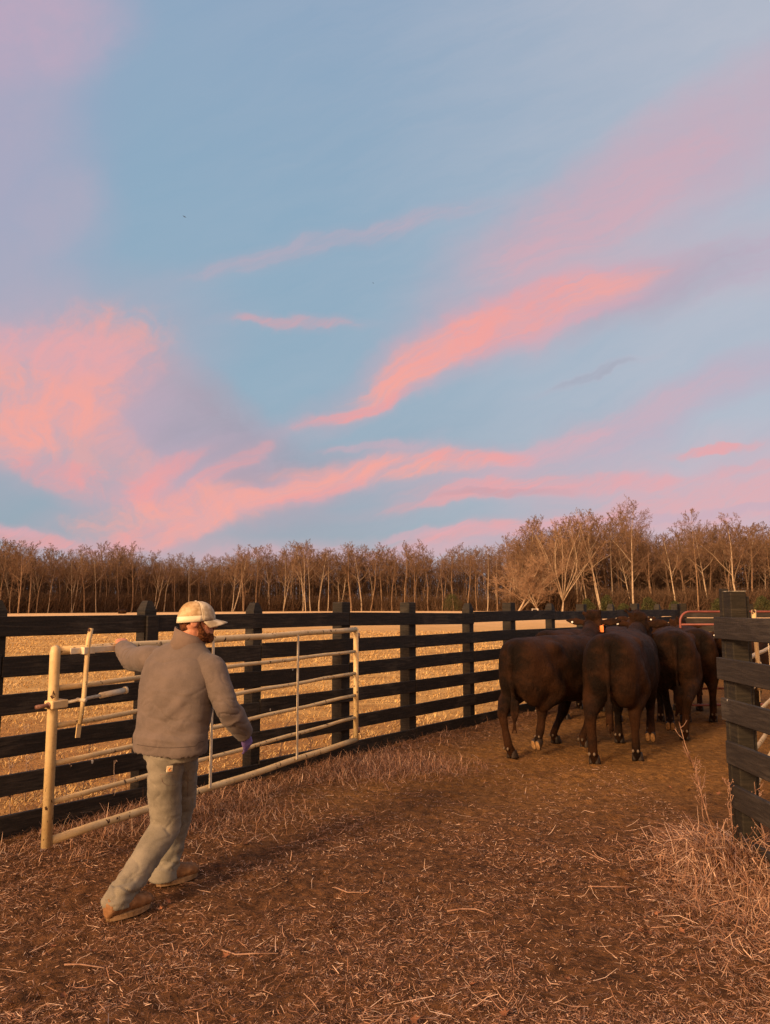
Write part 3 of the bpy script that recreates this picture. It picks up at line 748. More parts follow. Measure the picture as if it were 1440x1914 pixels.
def grow(rnd, H, r0, fork, lean, spread, ntw, twr, vase=False, low=.35, multi=1):
    """returns (trunk segments, crown segments) of a leafless broadleaf tree of height H"""
    T = []; C = []
    def limb(p, d, L, r, depth, out, nseg):
        pts = [p]; q = p.copy(); dd = d.copy()
        for i in range(nseg):
            dd = (dd + Vector((rnd.gauss(0, .10), rnd.gauss(0, .10), rnd.gauss(.025, .07)))).normalized()
            q = q + dd * (L / nseg); ra = r * (1 - .72 * i / nseg); rb = r * (1 - .72 * (i + 1) / nseg)
            out.append((*pts[-1], *q, max(ra, twr), max(rb, twr))); pts.append(q.copy())
        return pts, dd
    def twigs(pts, r, L, depth):
        n = len(pts)
        cnt = ntw[depth]
        for k in range(cnt):
            f = .22 + .78 * (k + rnd.random()) / cnt; i = min(int(f * (n - 1)), n - 2); a = pts[i].lerp(pts[i + 1], f * (n - 1) - i)
            ax = (pts[i + 1] - pts[i]).normalized(); u, v = perp(ax); th = rnd.uniform(0, 6.283)
            ang = rnd.uniform(.5, 1.15)
            d = (ax * math.cos(ang) + (u * math.cos(th) + v * math.sin(th)) * math.sin(ang)); d.z += .12; d.normalize()
            l = L * rnd.uniform(.6, 1.1) * (1.05 - .45 * f)
            p2, _ = limb(a, d, l, max(r * (.5 if depth < 2 else .4) * (1.1 - .5 * f), twr), depth, C, 3 if depth < 2 else 2)
            if depth + 1 < len(ntw): twigs(p2, max(r * .42, twr), l * .55, depth + 1)
    for m in range(multi):
        base = Vector((rnd.gauss(0, .15) * (multi > 1), rnd.gauss(0, .15) * (multi > 1), -.2))
        d = Vector((lean + rnd.gauss(0, .04) + (rnd.uniform(-.3, .3) if multi > 1 else 0), rnd.gauss(0, .04) + (rnd.uniform(-.3, .3) if multi > 1 else 0), 1)).normalized()
        if vase:
            hf = H * fork
            pts, dd = limb(base, d, hf, r0, 0, T, 5); nl = rnd.randint(10, 13)
            for k in range(nl):
                th = 6.283 * (k + rnd.random() * .7) / nl; sp = spread * rnd.uniform(.3, 1.1)
                dl = (Vector((math.cos(th) * sp, math.sin(th) * sp, 1))).normalized()
                p2, _ = limb(pts[-1 - (k % 2)], dl, (H - hf) * rnd.uniform(.75, 1.02), r0 * .36, 0, T, 7)
                twigs(p2, r0 * .16, (H - hf) * .30, 0)
            continue
        # a leader that wanders up through the crown, limbs leaving it ever steeper and shorter
        n_ = 12; pts = [base]; q = base.copy(); dd = d.copy()
        for i in range(n_):
            dd = (dd + Vector((rnd.gauss(0, .045), rnd.gauss(0, .045), .05))).normalized(); q = q + dd * (H * .93 / n_)
            ra, rb = r0 * (1 - .88 * (i / n_) ** 1.2), r0 * (1 - .88 * ((i + 1) / n_) ** 1.2)
            T.append((*pts[-1], *q, max(ra, twr), max(rb, twr))); pts.append(q.copy())
        nl = rnd.randint(13, 18); th = rnd.uniform(0, 6.28)
        for k in range(nl):
            f = fork + (.97 - fork) * (k + rnd.random() * .8) / nl; i = min(int(f * n_), n_ - 1); a = pts[i].lerp(pts[i + 1], f * n_ - i)
            th += 2.4 + rnd.gauss(0, .5); g_ = (f - fork) / (1 - fork)
            L = H * spread * (.50 * (1 - g_) ** .75 + .11) * rnd.uniform(.65, 1.15); sp = rnd.uniform(.75, 1.35) * (1.15 - .65 * g_)
            dl = Vector((math.cos(th) * sp, math.sin(th) * sp, 1)).normalized()
            big = g_ < .35 and rnd.random() < .5
            p2, _ = limb(a, dl, L, r0 * (.34 if big else .24) * (1 - .5 * g_), 0, T if big else C, 5)
            twigs(p2, r0 * .13, L * .50, 0)
        for k in range(int(9 * (1 - low))):     # small side branches down the trunk
            f = rnd.uniform(low * .7, fork); i = min(int(f * n_), n_ - 1); a = pts[i].lerp(pts[i + 1], f * n_ - i)
            t2 = rnd.uniform(0, 6.283); dl = Vector((math.cos(t2), math.sin(t2), rnd.uniform(.1, .8))).normalized()
            p2, _ = limb(a, dl, H * rnd.uniform(.06, .13), r0 * .13, 0, C, 3)
            twigs(p2, r0 * .08, H * .04, 1)
    return T, C
protos = []
def proto(seed, tk, **kw):
    rnd = random.Random(seed); T, C = grow(rnd, **kw); zt = max(max(s_[2], s_[5]) for s_ in C)
    tm = seg_mesh('trunk', T, 6); cm = seg_mesh('crown', C, 3)
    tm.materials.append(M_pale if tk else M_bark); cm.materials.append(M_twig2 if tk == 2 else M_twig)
    protos.append((tm, cm, zt))
NTW = (7, 5, 3)
for sd_ in range(9):
    rr_ = random.Random(100 + sd_)
    proto(200 + sd_, 1 if sd_ in (2, 5) else 0, H=18, r0=rr_.uniform(.13, .21), fork=rr_.uniform(.34, .58), lean=rr_.gauss(0, .05), spread=rr_.uniform(.42, .66), ntw=NTW, twr=.018, low=rr_.uniform(.3, .6))
proto(301, 2, H=20, r0=.27, fork=.18, lean=.0, spread=.55, ntw=(10, 6, 4), twr=.016, vase=True, low=.8)      # 9: vase shaped
proto(302, 1, H=23, r0=.22, fork=.40, lean=.0, spread=.62, ntw=(8, 6, 4), twr=.015, low=.5)                  # 10: tall round headed
proto(303, 1, H=19, r0=.16, fork=.40, lean=.15, spread=.5, ntw=(6, 5, 3), twr=.016, low=.4, multi=2)         # 11: twin stem
proto(304, 2, H=11, r0=.17, fork=.25, lean=-.35, spread=.95, ntw=(10, 6, 4), twr=.016, low=.5, multi=2)      # 12: low wide
proto(305, 0, H=7, r0=.07, fork=.2, lean=.1, spread=.8, ntw=(8, 5, 3), twr=.014, low=.2, multi=3)            # 13: understorey
proto(306, 0, H=20, r0=.19, fork=.40, lean=.03, spread=.50, ntw=(8, 6, 4), twr=.015, low=.4)  # 14
proto(307, 1, H=20, r0=.20, fork=.30, lean=-.04, spread=.72, ntw=(8, 6, 4), twr=.015, low=.5)  # 15
proto(308, 0, H=20, r0=.19, fork=.32, lean=.02, spread=.78, ntw=(8, 6, 4), twr=.015, low=.3)  # 16
def tree(pi, x, y, H, rz, label, group=None, name='bare_tree', cat='tree', wide=1.0):
    tm, cm, zt = protos[pi]; s_ = H / zt
    root = empty(name, (x, y, 0), rz); root.scale = (s_ * wide, s_ * wide, s_)
    link('trunk', tm, None, root); link('crown', cm, None, root)
    return tag(root, label, cat, group)
# edge of the wood: (x, y) from the far left to the right hand wood
def edge(px):
    pts = [(-120, 150), (0, 162), (150, 175), (330, 200), (600, 232), (800, 235), (930, 232)]
    for (a, ya), (b, yb) in zip(pts[:-1], pts[1:]):
        if px <= b: return ya + (yb - ya) * (px - a) / (b - a)
    return 232
SKYL = [(-60, 1020), (30, 1012), (80, 1028), (190, 1022), (245, 1026), (300, 1040), (345, 1034), (385, 1048), (420, 1030), (455, 1020), (530, 1026), (575, 1016),
        (640, 1030), (665, 1020), (760, 1018), (830, 1030), (870, 1020), (920, 1018), (960, 1010)]
def skyl(px, tab):
    for (a, ya), (b, yb) in zip(tab[:-1], tab[1:]):
        if px <= b: return ya + (yb - ya) * max(0, px - a) / (b - a)
    return tab[-1][1]
LEFTG = 'bare trees of the far wood across the pasture'; RIGHTG = 'bare trees of the near wood behind the herd'
rt = random.Random(11)
row = 0
for rowk, (dd_, step) in enumerate(((0, 20), (7, 18), (15, 17))):
    px = -80 + rt.uniform(0, 12)
    while px < 985:
        Y = edge(px) + dd_ + rt.uniform(-2, 2)
        top = skyl(px, SKYL) + rt.gauss(1, 8) + (16 if rt.random() < .35 else 0)
        H = CAMH + (1132 - top) / F_PX * Y; H *= 1.0
        pi = rt.choice(range(9)) if rt.random() < .93 else 11
        tree(pi, (px - 720) / (F_PX * COS + 20) * Y, Y, max(H, 9), rt.uniform(0, 6.28),
             'slender leafless tree standing in the long far wood left of the vase shaped tree', LEFTG, wide=rt.uniform(.85, 1.15))
        px += step * rt.uniform(.7, 1.35)
SKYR = [(940, 985), (975, 985), (1010, 968), (1040, 962), (1075, 975), (1100, 968), (1120, 950), (1180, 950), (1225, 975), (1255, 985), (1285, 975), (1310, 955), (1345, 975), (1380, 958), (1420, 975), (1520, 965)]
for rowk, (dd_, step) in enumerate(((4, 34), (10, 26), (18, 24), (27, 22))):
    px = 968 + rt.uniform(0, 18) - rowk * 5
    while px < 1540:
        Y = 142 + dd_ + rt.uniform(-2, 2)
        top = skyl(px, SKYR) + rt.gauss(12, 9) + (24 if rt.random() < .35 else 0)
        H = CAMH + (1132 - top) / F_PX * Y
        pi = rt.choice([0, 1, 2, 3, 4, 5, 6, 7, 8, 11])
        tree(pi, (px - 720) / (F_PX * COS + 20) * Y, Y, max(H, 9), rt.uniform(0, 6.28),
             'leafless tree standing in the taller wood behind the cattle', RIGHTG, wide=rt.uniform(.85, 1.15))
        px += step * rt.uniform(.7, 1.35)
def special(px, Y, top, pi, label, rz=0, wide=1.0):
    H = CAMH + (1132 - top) / F_PX * Y
    tree(pi, (px - 720) / (F_PX * COS + 20) * Y, Y, H, rz, label, wide=wide)
special(1052, 140, 962, 9, 'large pale vase shaped bare tree fanning upward at the front of the near wood', .4, 1.05)
special(1184, 143, 924, 10, 'tallest bare tree, round headed, rising above the whole wood', 1.3, .95)
special(1306, 144, 950, 14, 'tall bare tree with a narrow rounded head, second tallest of the near wood', 2.9, .75)
special(1378, 142, 956, 15, 'broad crowned bare tree nearest the weathered corner post', .6, 1.1)
special(965, 141, 1035, 12, 'low wide spreading pale tree at the corner of the near wood', 3.3, 1.25)
special(1010, 139, 1070, 12, 'small spreading pale tree in front of the vase shaped one', .5, .9)
special(1128, 141, 945, 11, 'forked bare tree between the vase shaped tree and the tallest one', 2.2, .8)
special(456, 199, 1018, 16, 'spreading bare tree with a darker crown standing above the far wood', 2.0, 1.0)
special(572, 210, 1014, 15, 'tall pale barked tree rising from the middle of the far wood', .2, .85)
special(35, 160, 1010, 14, 'tall bare tree at the left end of the far wood', 4.2, .9)

# depth of the wood: one mass of stems and brush that no one could count
def woods():
    S = []; rw = random.Random(5)
    for k in range(2400):
        px = rw.uniform(-160, 1640)
        left = px < 975
        Y = (edge(px) if left else 150) + rw.uniform(8, 60)
        top = skyl(px, SKYL if left else SKYR)
        x = (px - 720) / (F_PX * COS + 20) * Y; H = (CAMH + (1132 - top) / F_PX * Y) * rw.uniform(.50, .86)
        r = rw.uniform(.08, .20); q = Vector((x, Y, -.2)); d = Vector((rw.gauss(0, .06), 0, 1))
        P = [q + d * (H * f) + Vector((rw.gauss(0, .25), 0, 0)) for f in (0, .35, .7, 1)]
        for i in range(3): S.append((*P[i], *P[i + 1], r * (1 - .27 * i), r * (1 - .27 * (i + 1))))
        for j in range(26):
            f = rw.uniform(.25, 1.0); a = P[0].lerp(P[3], f); th = rw.uniform(0, 6.28)
            dl = Vector((math.cos(th), math.sin(th), rw.uniform(.3, 1.6))).normalized(); L = rw.uniform(1.2, 3.6) * (1.25 - .6 * f)
            b = a + dl * L; S.append((*a, *b, .05, .022))
            for m in range(3):
                e = a.lerp(b, rw.uniform(.3, 1)); dm = (dl + Vector((rw.gauss(0, .6), rw.gauss(0, .6), rw.gauss(.2, .4)))).normalized()
                S.append((*e, *(e + dm * L * .55), .022, .016))
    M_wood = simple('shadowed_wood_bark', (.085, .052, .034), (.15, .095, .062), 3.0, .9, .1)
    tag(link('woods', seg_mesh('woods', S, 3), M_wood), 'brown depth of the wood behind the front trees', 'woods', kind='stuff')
    S = []
    for k in range(26000):
        px = rw.uniform(-160, 1640); left = px < 960
        Y = (edge(px) if left else 143) + abs(rw.gauss(3, 9)) + 1; x = (px - 720) / (F_PX * COS + 20) * Y
        h = rw.uniform(.6, 5.0); d = Vector((rw.gauss(0, .4), rw.gauss(0, .4), 1)); q = Vector((x, Y, -.1)); e = q + d * h
        S.append((*q, *e, .07, .04))
        for m in range(2):
            s_ = q.lerp(e, rw.uniform(.3, 1)); S.append((*s_, *(s_ + Vector((rw.gauss(0, .6), rw.gauss(0, .6), rw.uniform(.2, 1.2))) * h * .4), .035, .02))
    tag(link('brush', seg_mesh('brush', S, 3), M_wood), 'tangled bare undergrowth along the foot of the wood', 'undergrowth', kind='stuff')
woods()

# a few evergreens in the understorey of the right wood
M_ever = tinted('evergreen_leaves', [(0, (.018, .022, .008)), (.5, (.045, .050, .016)), (1, (.10, .095, .035))])
M_stem = simple('shrub_stem', (.06, .04, .025), (.12, .08, .05), 5, .9)
def evergreen(px, Y, h, wd, seed, label):
    r_ = np.random.default_rng(seed); n = 4200
    x = (px - 720) / (F_PX * COS + 20) * Y
    th = r_.uniform(0, 6.28, n); zz = r_.random(n) ** .8; lump = .75 + .3 * np.sin(th * 3 + seed) * np.cos(zz * 7 + seed)
    rad = wd * (1 - zz ** 2.2) ** .5 * lump * r_.uniform(.55, 1.08, n)
    P = np.stack([np.cos(th) * rad, np.sin(th) * rad, .15 + zz * h * r_.uniform(.85, 1.05, n)], 1)
    a = r_.normal(0, 1, (n, 3)); a /= np.linalg.norm(a, axis=1)[:, None]; b = np.cross(a, r_.normal(0, 1, (n, 3))); b /= np.linalg.norm(b, axis=1)[:, None]
    s_ = r_.uniform(.05, .13, n)[:, None]
    V = np.stack([P - a * s_, P + b * s_ * .5, P + a * s_, P - b * s_ * .5], 1).reshape(-1, 3); F = np.arange(n * 4).reshape(-1, 4)
    root = empty('evergreen_shrub', (x, Y, 0)); tag(root, label, 'shrub', 'dark evergreens at the foot of the near wood')
    link('foliage', np_mesh('foliage', V, F, attr=np.repeat(r_.random(n), 4)), M_ever, root)
    mb = MB(); mb.tube([(0, 0, -.1), (.05, 0, h * .4), (0, .05, h * .8)], [.10, .07, .03], 8); mb.build('trunk', M_stem, root)
for i, (px, Y, h, wd, lb) in enumerate(((1098, 138.5, 2.7, 1.7, 'round dark evergreen shrub at the wood edge right of the vase shaped tree'),
        (1135, 139, 3.4, 1.7, 'taller dark evergreen shrub just left of the tallest tree'), (1165, 138, 1.9, 1.5, 'low evergreen shrub at the foot of the tallest tree'),
        (1212, 140, 3.0, 1.9, 'wide evergreen shrub right of the tallest tree'), (1262, 139, 2.3, 1.6, 'small evergreen shrub above the curved corner of the red panel'),
        (1345, 139, 2.8, 2.0, 'evergreen shrub behind the weathered corner post'), (1425, 138, 3.2, 2.0, 'evergreen shrub at the wood edge by the picture border'),
        (845, 229, 5.0, 3.6, 'dark evergreen among the far trunks left of the pale spreading tree'))):
    evergreen(px, Y, h, wd, 40 + i, lb)

# small white hurdle far out on the pasture, and a dark cow lying down at the wood edge
hd = empty('field_gate', ((1000 - 720) / 1428 * 118, 118, 0), R(8)); tag(hd, 'tiny white gate standing far off at the pasture edge', 'gate')
mb = MB()
for x in (-.46, .46): mb.box((x, 0, .62), (.07, .07, 1.24))
mb.build('gate_post', M_white, hd); mb = MB()
for z in (.35, .75, 1.15): mb.box((0, 0, z), (.84, .04, .06))
mb.build('gate_rail', M_white, hd)

# ------------------------------------------------------------------ cattle
def hide(t, bs):
    p = t.n('ShaderNodeTexCoord').outputs['Object']
    n = t.noise(p, 2.6, 4, .6); n2 = t.noise(t.vmath('MULTIPLY', p, (1.0, 1.0, .35)), 90, 4, .7); n3 = t.noise(p, 9, 4, .6)
    c = t.mix(t.ss(n, .38, .64), (.0045, .0022, .0013, 1), (.030, .0115, .0042, 1))
    c = t.mix(t.math('MULTIPLY', t.ss(n2, .5, .75), .45), c, (.028, .013, .007, 1))
    c = t.mix(t.math('MULTIPLY', t.ss(n3, .62, .78), .3), c, (.034, .018, .010, 1))
    t.set(bs.inputs['Base Color'], c); t.set(bs.inputs['Roughness'], t.ss(n2, .3, .7, .55, .80))
    bs.inputs['Sheen Weight'].default_value = .025; bs.inputs['Sheen Roughness'].default_value = .5; bs.inputs['Sheen Tint'].default_value = (.6, .3, .16, 1)
    bump(t, bs, t.math('ADD', t.math('MULTIPLY', n2, 1.1), t.math('MULTIPLY', n3, 1.6)), .014)
M_hide = mat('dark_brown_black_hide', hide, .7, .10)
M_hoof = simple('hoof_horn', (.010, .007, .006), (.03, .02, .015), 20, .5, .4)
M_sole = simple('hoof_sole', (.22, .12, .05), (.34, .20, .09), 30, .9, .1)
M_dew = simple('dewclaw', (.07, .05, .035), (.14, .10, .07), 30, .6, .3)
M_tagw = simple('white_ear_tag', (.78, .76, .72), (.85, .82, .78), 10, .4, .5)
M_tago = simple('orange_ear_tag', (.85, .22, .06), (.90, .30, .10), 10, .4, .5)

def V3(*a): return Vector(a)
def cow(loc, yaw, label, size=1.0, hooves=None, neck=(0, 0), head_yaw=0, head_pitch=0, tags=(), sway=0.0, lift=None, seed=0, tail=(0, 0), fat=1.0, detail=True, name='beef_cow'):
    """local: +x is forward. hooves: dict HL HR FL FR -> local (x, y). lift: leg raised with its sole turned back.
       neck: (sideways, upward) shift of the poll."""
    rn = random.Random(seed)
    hv = dict(HL=(-.72, .20), HR=(-.66, -.20), FL=(.50, .18), FR=(.60, -.18)); hv.update(hooves or {})
    mb = MB()
    # trunk
    St = [(-.965, 1.10, .13, .10), (-.94, 1.06, .25, .20), (-.86, 1.03, .315, .262), (-.72, 1.005, .345, .290), (-.52, .990, .350, .290),
          (-.28, .975, .368, .295), (0, .955, .395, .315), (.25, .945, .408, .318), (.48, .950, .398, .295), (.66, .965, .372, .262), (.80, 1.01, .30, .20), (.90, 1.05, .22, .14)]
    rings = []
    for (x, zc, hh, hw) in St:
        rings.append((V3(x, sway * (x * x - .3), zc), V3(0, hw * fat, 0), V3(0, 0, hh)))
    mb.loft(rings, 32, 2.35)
    # hook and pin bones, loin, tail head
    for sg in (1, -1):
        mb.ell((-.42, sg * .200, 1.215), (.16, .10, .09)); mb.ell((-.84, sg * .10, 1.18), (.12, .08, .10))
        mb.ell((-.70, sg * .13, .90), (.26, .16, .34)); k_ = 'HL' if sg > 0 else 'HR'; hx_, hy_ = hv[k_]; s0_ = V3(-.50 + (hx_ + .7) * .35, sg * .205, .74); mb.chain([V3(-.66, sg * .14, .98), s0_, V3(s0_.x * .45 + (hx_ - .085) * .55 - .05, s0_.y * .45 + (hy_ * .55 + sg * .085) * .55, .60)], [.19, .150, .105]); mb.chain([V3(.56, sg * .18, .92), V3(.46, sg * .185, .66)], [.15, .110])   # ham and stifle
        mb.ell((.52, sg * .20, 1.00), (.19, .11, .29)); mb.ell((.10, sg * .14, .82), (.42, .18, .22))
    mb.ell((-.1, 0, 1.30), (.75, .12, .06)); mb.ell((.60, 0, 1.30), (.25, .085, .07)); mb.ell((.78, 0, .74), (.16, .12, .17))
    mb.ell((-.18, 0, .60), (.22, .10, .09))
    core = mb.remesh('core', None, None, voxel=.02, smooth=22)
    mb = MB(); mb.add([v.co.copy() for v in core.data.vertices], [tuple(p_.vertices) for p_ in core.data.polygons], True)
    bpy.data.objects.remove(core)
    # neck and head
    P = V3(1.27, neck[0], 1.42 + neck[1])
    mb.loft([(V3(.70, 0, 1.05), V3(0, .19, 0), V3(-.08, 0, .30)), (V3(.88, neck[0] * .3, 1.14 + neck[1] * .25), V3(0, .155, 0), V3(-.10, 0, .25)),
             (V3(1.05, neck[0] * .65, 1.24 + neck[1] * .6), V3(0, .135, 0), V3(-.09, 0, .20)), (V3(1.20, neck[0] * .95, 1.33 + neck[1] * .95), V3(0, .115, 0), V3(-.06, 0, .145))], 24)
    Mh = Matrix.Rotation(head_yaw, 3, 'Z') @ Matrix.Rotation(R(38) + head_pitch, 3, 'Y')   # +x of the head runs down the face
    HK = 1.16
    def hp(x, y, z): return P + Mh @ V3(x * HK, y * HK, z * HK)
    hr = [(-.06, .0, .10, .09), (0, .0, .125, .125), (.10, -.015, .125, .125), (.20, -.02, .112, .115), (.32, -.02, .085, .092), (.44, -.022, .074, .080), (.52, -.02, .076, .072), (.56, -.02, .05, .05)]
    mb.loft([(hp(x, 0, zc - .03), Mh @ V3(0, w_ * HK, 0), Mh @ V3(0, 0, h_ * HK)) for (x, zc, h_, w_) in hr], 22)
    mb.ell(hp(-.045, 0, .055), (.10, .115, .09), Mh)
    for k in range(16): mb.ell(hp(-.05 + rn.gauss(0, .04), rn.gauss(0, .055), .09 + rn.gauss(0, .025)), (.028, .028, .032), nu=8, nv=6)                                            # poll tuft
    for sg in (1, -1):
        mb.ell(hp(.14, sg * .10, .045), (.045, .03, .03), Mh); mb.ell(hp(.10, sg * .085, -.10), (.11, .05, .07), Mh)
        # ear: a flattened leaf reaching sideways
        e0 = hp(.005, sg * .11, .01); ed = (Mh @ V3(-.02, sg * 1, 0) + V3(-.16, 0, .10)).normalized()
        fl = Mh @ V3(.35, 0, 0) + V3(0, 0, .9); nn = ed.cross(fl).normalized(); fl = nn.cross(ed)
        mb.loft([(e0 - ed * .02, fl * .028, nn * .028), (e0 + ed * .05, fl * .046, nn * .024), (e0 + ed * .11, fl * .062, nn * .018), (e0 + ed * .18, fl * .046, nn * .016), (e0 + ed * .25, fl * .016, nn * .012)], 14)
    # legs
    feet = {}
    for key, (hx, hy) in hv.items():
        sg = 1 if key[1] == 'L' else -1; up = lift and lift.get(key)
        fz = .0 if not up else up
        if key[0] == 'H':
            hock = V3(hx - .085 + (.0 if not up else .05), hy * .55 + sg * .085, .485 + fz * .5); st = V3(-.50 + (hx + .7) * .35, sg * .205, .74)
            fet = V3(hx - .045, hy, .135 + fz); hoof = V3(hx + .01, hy, .055 + fz)
            mb.chain([V3(-.66, sg * .17, .98), st, V3(hock.x * .55 + st.x * .45 - .05, hock.y * .55 + st.y * .45, .60 + fz * .4), hock], [.12, .120, .100, .062])
            mb.ell(hock + V3(-.035, 0, .018), (.040, .036, .060))
            mb.chain([hock, hock.lerp(fet, .45), fet], [.060, .046, .050]); 
        else:
            kn = V3(hx * .45 + .55 * .52 + .01 + (.06 if up else 0), hy * .6 + sg * .07, .385 + fz * .6); elb = V3(.46, sg * .185, .66)
            fet = V3(hx - .02, hy, .125 + fz); hoof = V3(hx + .02, hy, .055 + fz)
            mb.chain([V3(.56, sg * .20, .92), elb, kn], [.11, .100, .064]); mb.ell(kn, (.062, .060, .075)); mb.chain([kn, kn.lerp(fet, .5), fet], [.056, .042, .048])
        if up: hoof = fet + V3(-.035, 0, -.055)
        mb.chain([fet, hoof], [.047, .050]); feet[key] = (fet, hoof, up)
    # tail
    tx, ty = tail
    tp = [V3(-.88, 0, 1.27), V3(-.955, ty * .1, 1.23), V3(-.985, ty * .25, 1.10), V3(-.985 + tx * .2, ty * .5, .92), V3(-.955 + tx * .5, ty * .75, .74), V3(-.94 + tx, ty, .56)]
    mb.chain(tp, [.052, .046, .034, .026, .022, .026], 10)
    for k in range(7):
        o = V3(rn.gauss(0, .014), rn.gauss(0, .018), 0); e = tp[-1] + V3(rn.gauss(0, .02), rn.gauss(0, .025), -rn.uniform(.16, .30)); mb.chain([tp[-1] + o + V3(0, 0, .07), tp[-1] + o + V3(0, 0, -.06), e], [.024, .026, .008], 8)
    def fold(c):
        return .006 * noise.noise(c * 9 + V3(seed, 0, 0)) + .010 * noise.noise(c * 3.3 + V3(0, seed, 0)) + .0022 * noise.noise(V3(c.x * 34, c.y * 34, c.z * 12))
    body = mb.remesh(name, M_hide, None, voxel=.0125 if detail else .02, smooth=7, fold=fold)
    body.location = loc; body.rotation_euler = (0, 0, yaw); body.scale = (size,) * 3
    tag(body, label, 'cow', 'dark beef cattle crowded in the corral')
    for key, (fet, hoof, up) in feet.items():
        h = MB(); M = Matrix.Rotation(R(68), 3, 'Y') if up else Matrix.Identity(3)
        o = hoof if not up else hoof + V3(-.005, 0, -.015)
        for sy in (-1, 1):
            rr = []
            for (z, a, b, dx_) in ((.035, .040, .022, 0), (.0, .050, .026, .012), (-.035, .060, .029, .022), (-.054, .062, .030, .026)):
                rr.append((o + M @ V3(dx_, sy * .030, z), M @ V3(a, 0, 0), M @ V3(0, b, 0)))
            h.loft(rr, 14, 2.3)
        hf = h.build('hoof', M_hoof, body)
        if up:
            s2 = MB()
            for sy in (-1, 1): s2.loft([(o + M @ V3(.024, sy * .029, -.053), M @ V3(.060, 0, 0), M @ V3(0, .029, 0)), (o + M @ V3(.024, sy * .029, -.062), M @ V3(.050, 0, 0), M @ V3(0, .024, 0))], 14, 2.3)
            s2.build('sole', M_sole, hf)
        for sy in (-1, 1):
            d = MB(); d.ell(fet + (V3(-.046, sy * .025, -.018)), (.017, .014, .019), nu=8, nv=6); d.build('dewclaw', M_dew, hf)
    for (sg, kind) in tags:
        e0 = hp(.005, sg * .11, .01) + (Mh @ V3(-.02, sg, 0)).normalized() * .13 + V3(-.03, 0, 0)
        t_ = MB()
        if kind == 'w': t_.tube([e0 + V3(-.035, 0, -.0), e0 + V3(-.026, 0, 0)], .0145, 12); t_.build('ear_tag', M_tagw, body)
        else:
            e0 = e0 - (Mh @ V3(0, sg, 0)) * .10 + V3(-.05, 0, -.03); t_.box(e0 + V3(-.045, 0, -.055), (.006, .080, .085), bevel=.002); t_.tube([e0 + V3(-.045, 0, -.02), e0 + V3(.04, 0, 0)], .008, 8); t_.build('ear_tag', M_tago, body)
    return body
def cow_px(px_h, yaw, hl, hr, fl=None, fr=None, size=1.0, **kw):
    """place by the ground positions of the hind hooves; other hooves fall where the photograph shows them"""
    HL, HR = gpt(*hl), gpt(*hr); mid = (HL + HR) / 2
    loc = mid + Vector((math.cos(yaw), math.sin(yaw), 0)) * .70 * size; loc.z = gh(loc.x, loc.y) if loc.y < 16 else 0
    Mi = Matrix.Rotation(-yaw, 3, 'Z')
    def toloc(p): q = Mi @ (p - loc) / size; return (q.x, q.y)
    h = {'HL': toloc(HL), 'HR': toloc(HR)}
    if fl: h['FL'] = toloc(gpt(*fl))
    if fr: h['FR'] = toloc(gpt(*fr))
    for k, (x, y) in list(h.items()):
        sg = 1 if k[1] == 'L' else -1; cx = -.70 if k[0] == 'H' else .55
        h[k] = (max(cx - .30, min(cx + .30, x)), sg * max(.07, min(.26, y * sg)))
    return cow(loc, yaw, hooves=h, size=size, **kw)
Y1, Y2, Y3 = R(90 - 46), R(90 - 27), R(90 - 19)
cow_px(0, Y1, (962, 1420), (1008, 1412), (1026, 1392), (1080, 1402), size=.975, neck=(.26, .06), head_yaw=R(22), tags=((1, 'w'), (-1, 'o')), lift={'HR': .10}, seed=1, tail=(.02, .0),
       label='leftmost beef cow, side on beside the fence with a raised hind hoof')
cow_px(0, Y2, (1111, 1428), (1192, 1422), None, None, size=1.03, neck=(.02, -.03), head_yaw=R(-4), tags=((1, 'w'),), lift={'FR': .08}, seed=2, tail=(0, 0), fat=1.04,
       label='middle beef cow, broad rump to the viewer and tail hanging straight')
cow_px(0, Y3, (1254, 1372), (1281, 1386), None, None, size=1.0, neck=(.14, -.16), head_yaw=R(10), tags=(), lift={'HL': .07}, seed=3, tail=(0, -.02),
       label='beef cow right of the middle one, seen straight from behind')
cow((3.55, 12.0, 0), R(60), 'beef cow ahead of the others, its head turned and a white tag in its ear', size=1.0, neck=(-.12, .02), head_yaw=R(-15), tags=((-1, 'w'),), seed=4, detail=False)
cow((4.75, 12.0, 0), R(75), 'black beef cow farthest ahead between the herd and the weathered post', size=1.0, neck=(.0, -.12), tags=((1, 'w'),), seed=5, detail=False)
cow((5.55, 10.6, 0), R(97), 'beef cow half hidden behind the weathered corner post', size=1.0, neck=(.1, -.2), tags=((1, 'w'),), seed=6, detail=False)
cow((4.55, 7.9, 0), R(70), 'reddish black beef cow glimpsed between the boards at the picture edge', size=.98, neck=(.0, -.25), seed=7, detail=False)
cow((2.95, 12.1, 0), R(48), 'beef cow mostly hidden behind the middle one, its legs showing under the belly', size=.97, neck=(.0, -.3), seed=8, detail=False)

# cow lying far off at the edge of the wood
lc = at(229, 1146, 158); mb = MB()
mb.ell((0, 0, .42), (1.0, .42, .45)); mb.ell((-.6, 0, .45), (.35, .35, .42)); mb.chain([V3(.7, 0, .6), V3(1.05, 0, .85), V3(1.35, 0, .62)], [.26, .18, .12])
mb.chain([V3(.5, -.3, .15), V3(.95, -.42, .1)], [.14, .08]); mb.chain([V3(-.5, -.3, .2), V3(-.1, -.5, .1)], [.18, .08])
o = mb.remesh('resting_cow', M_hide, None, voxel=.05, smooth=3); o.location = (lc.x, 158, 0); o.rotation_euler = (0, 0, R(185)); tag(o, 'dark cow lying far off at the edge of the pasture', 'cow')

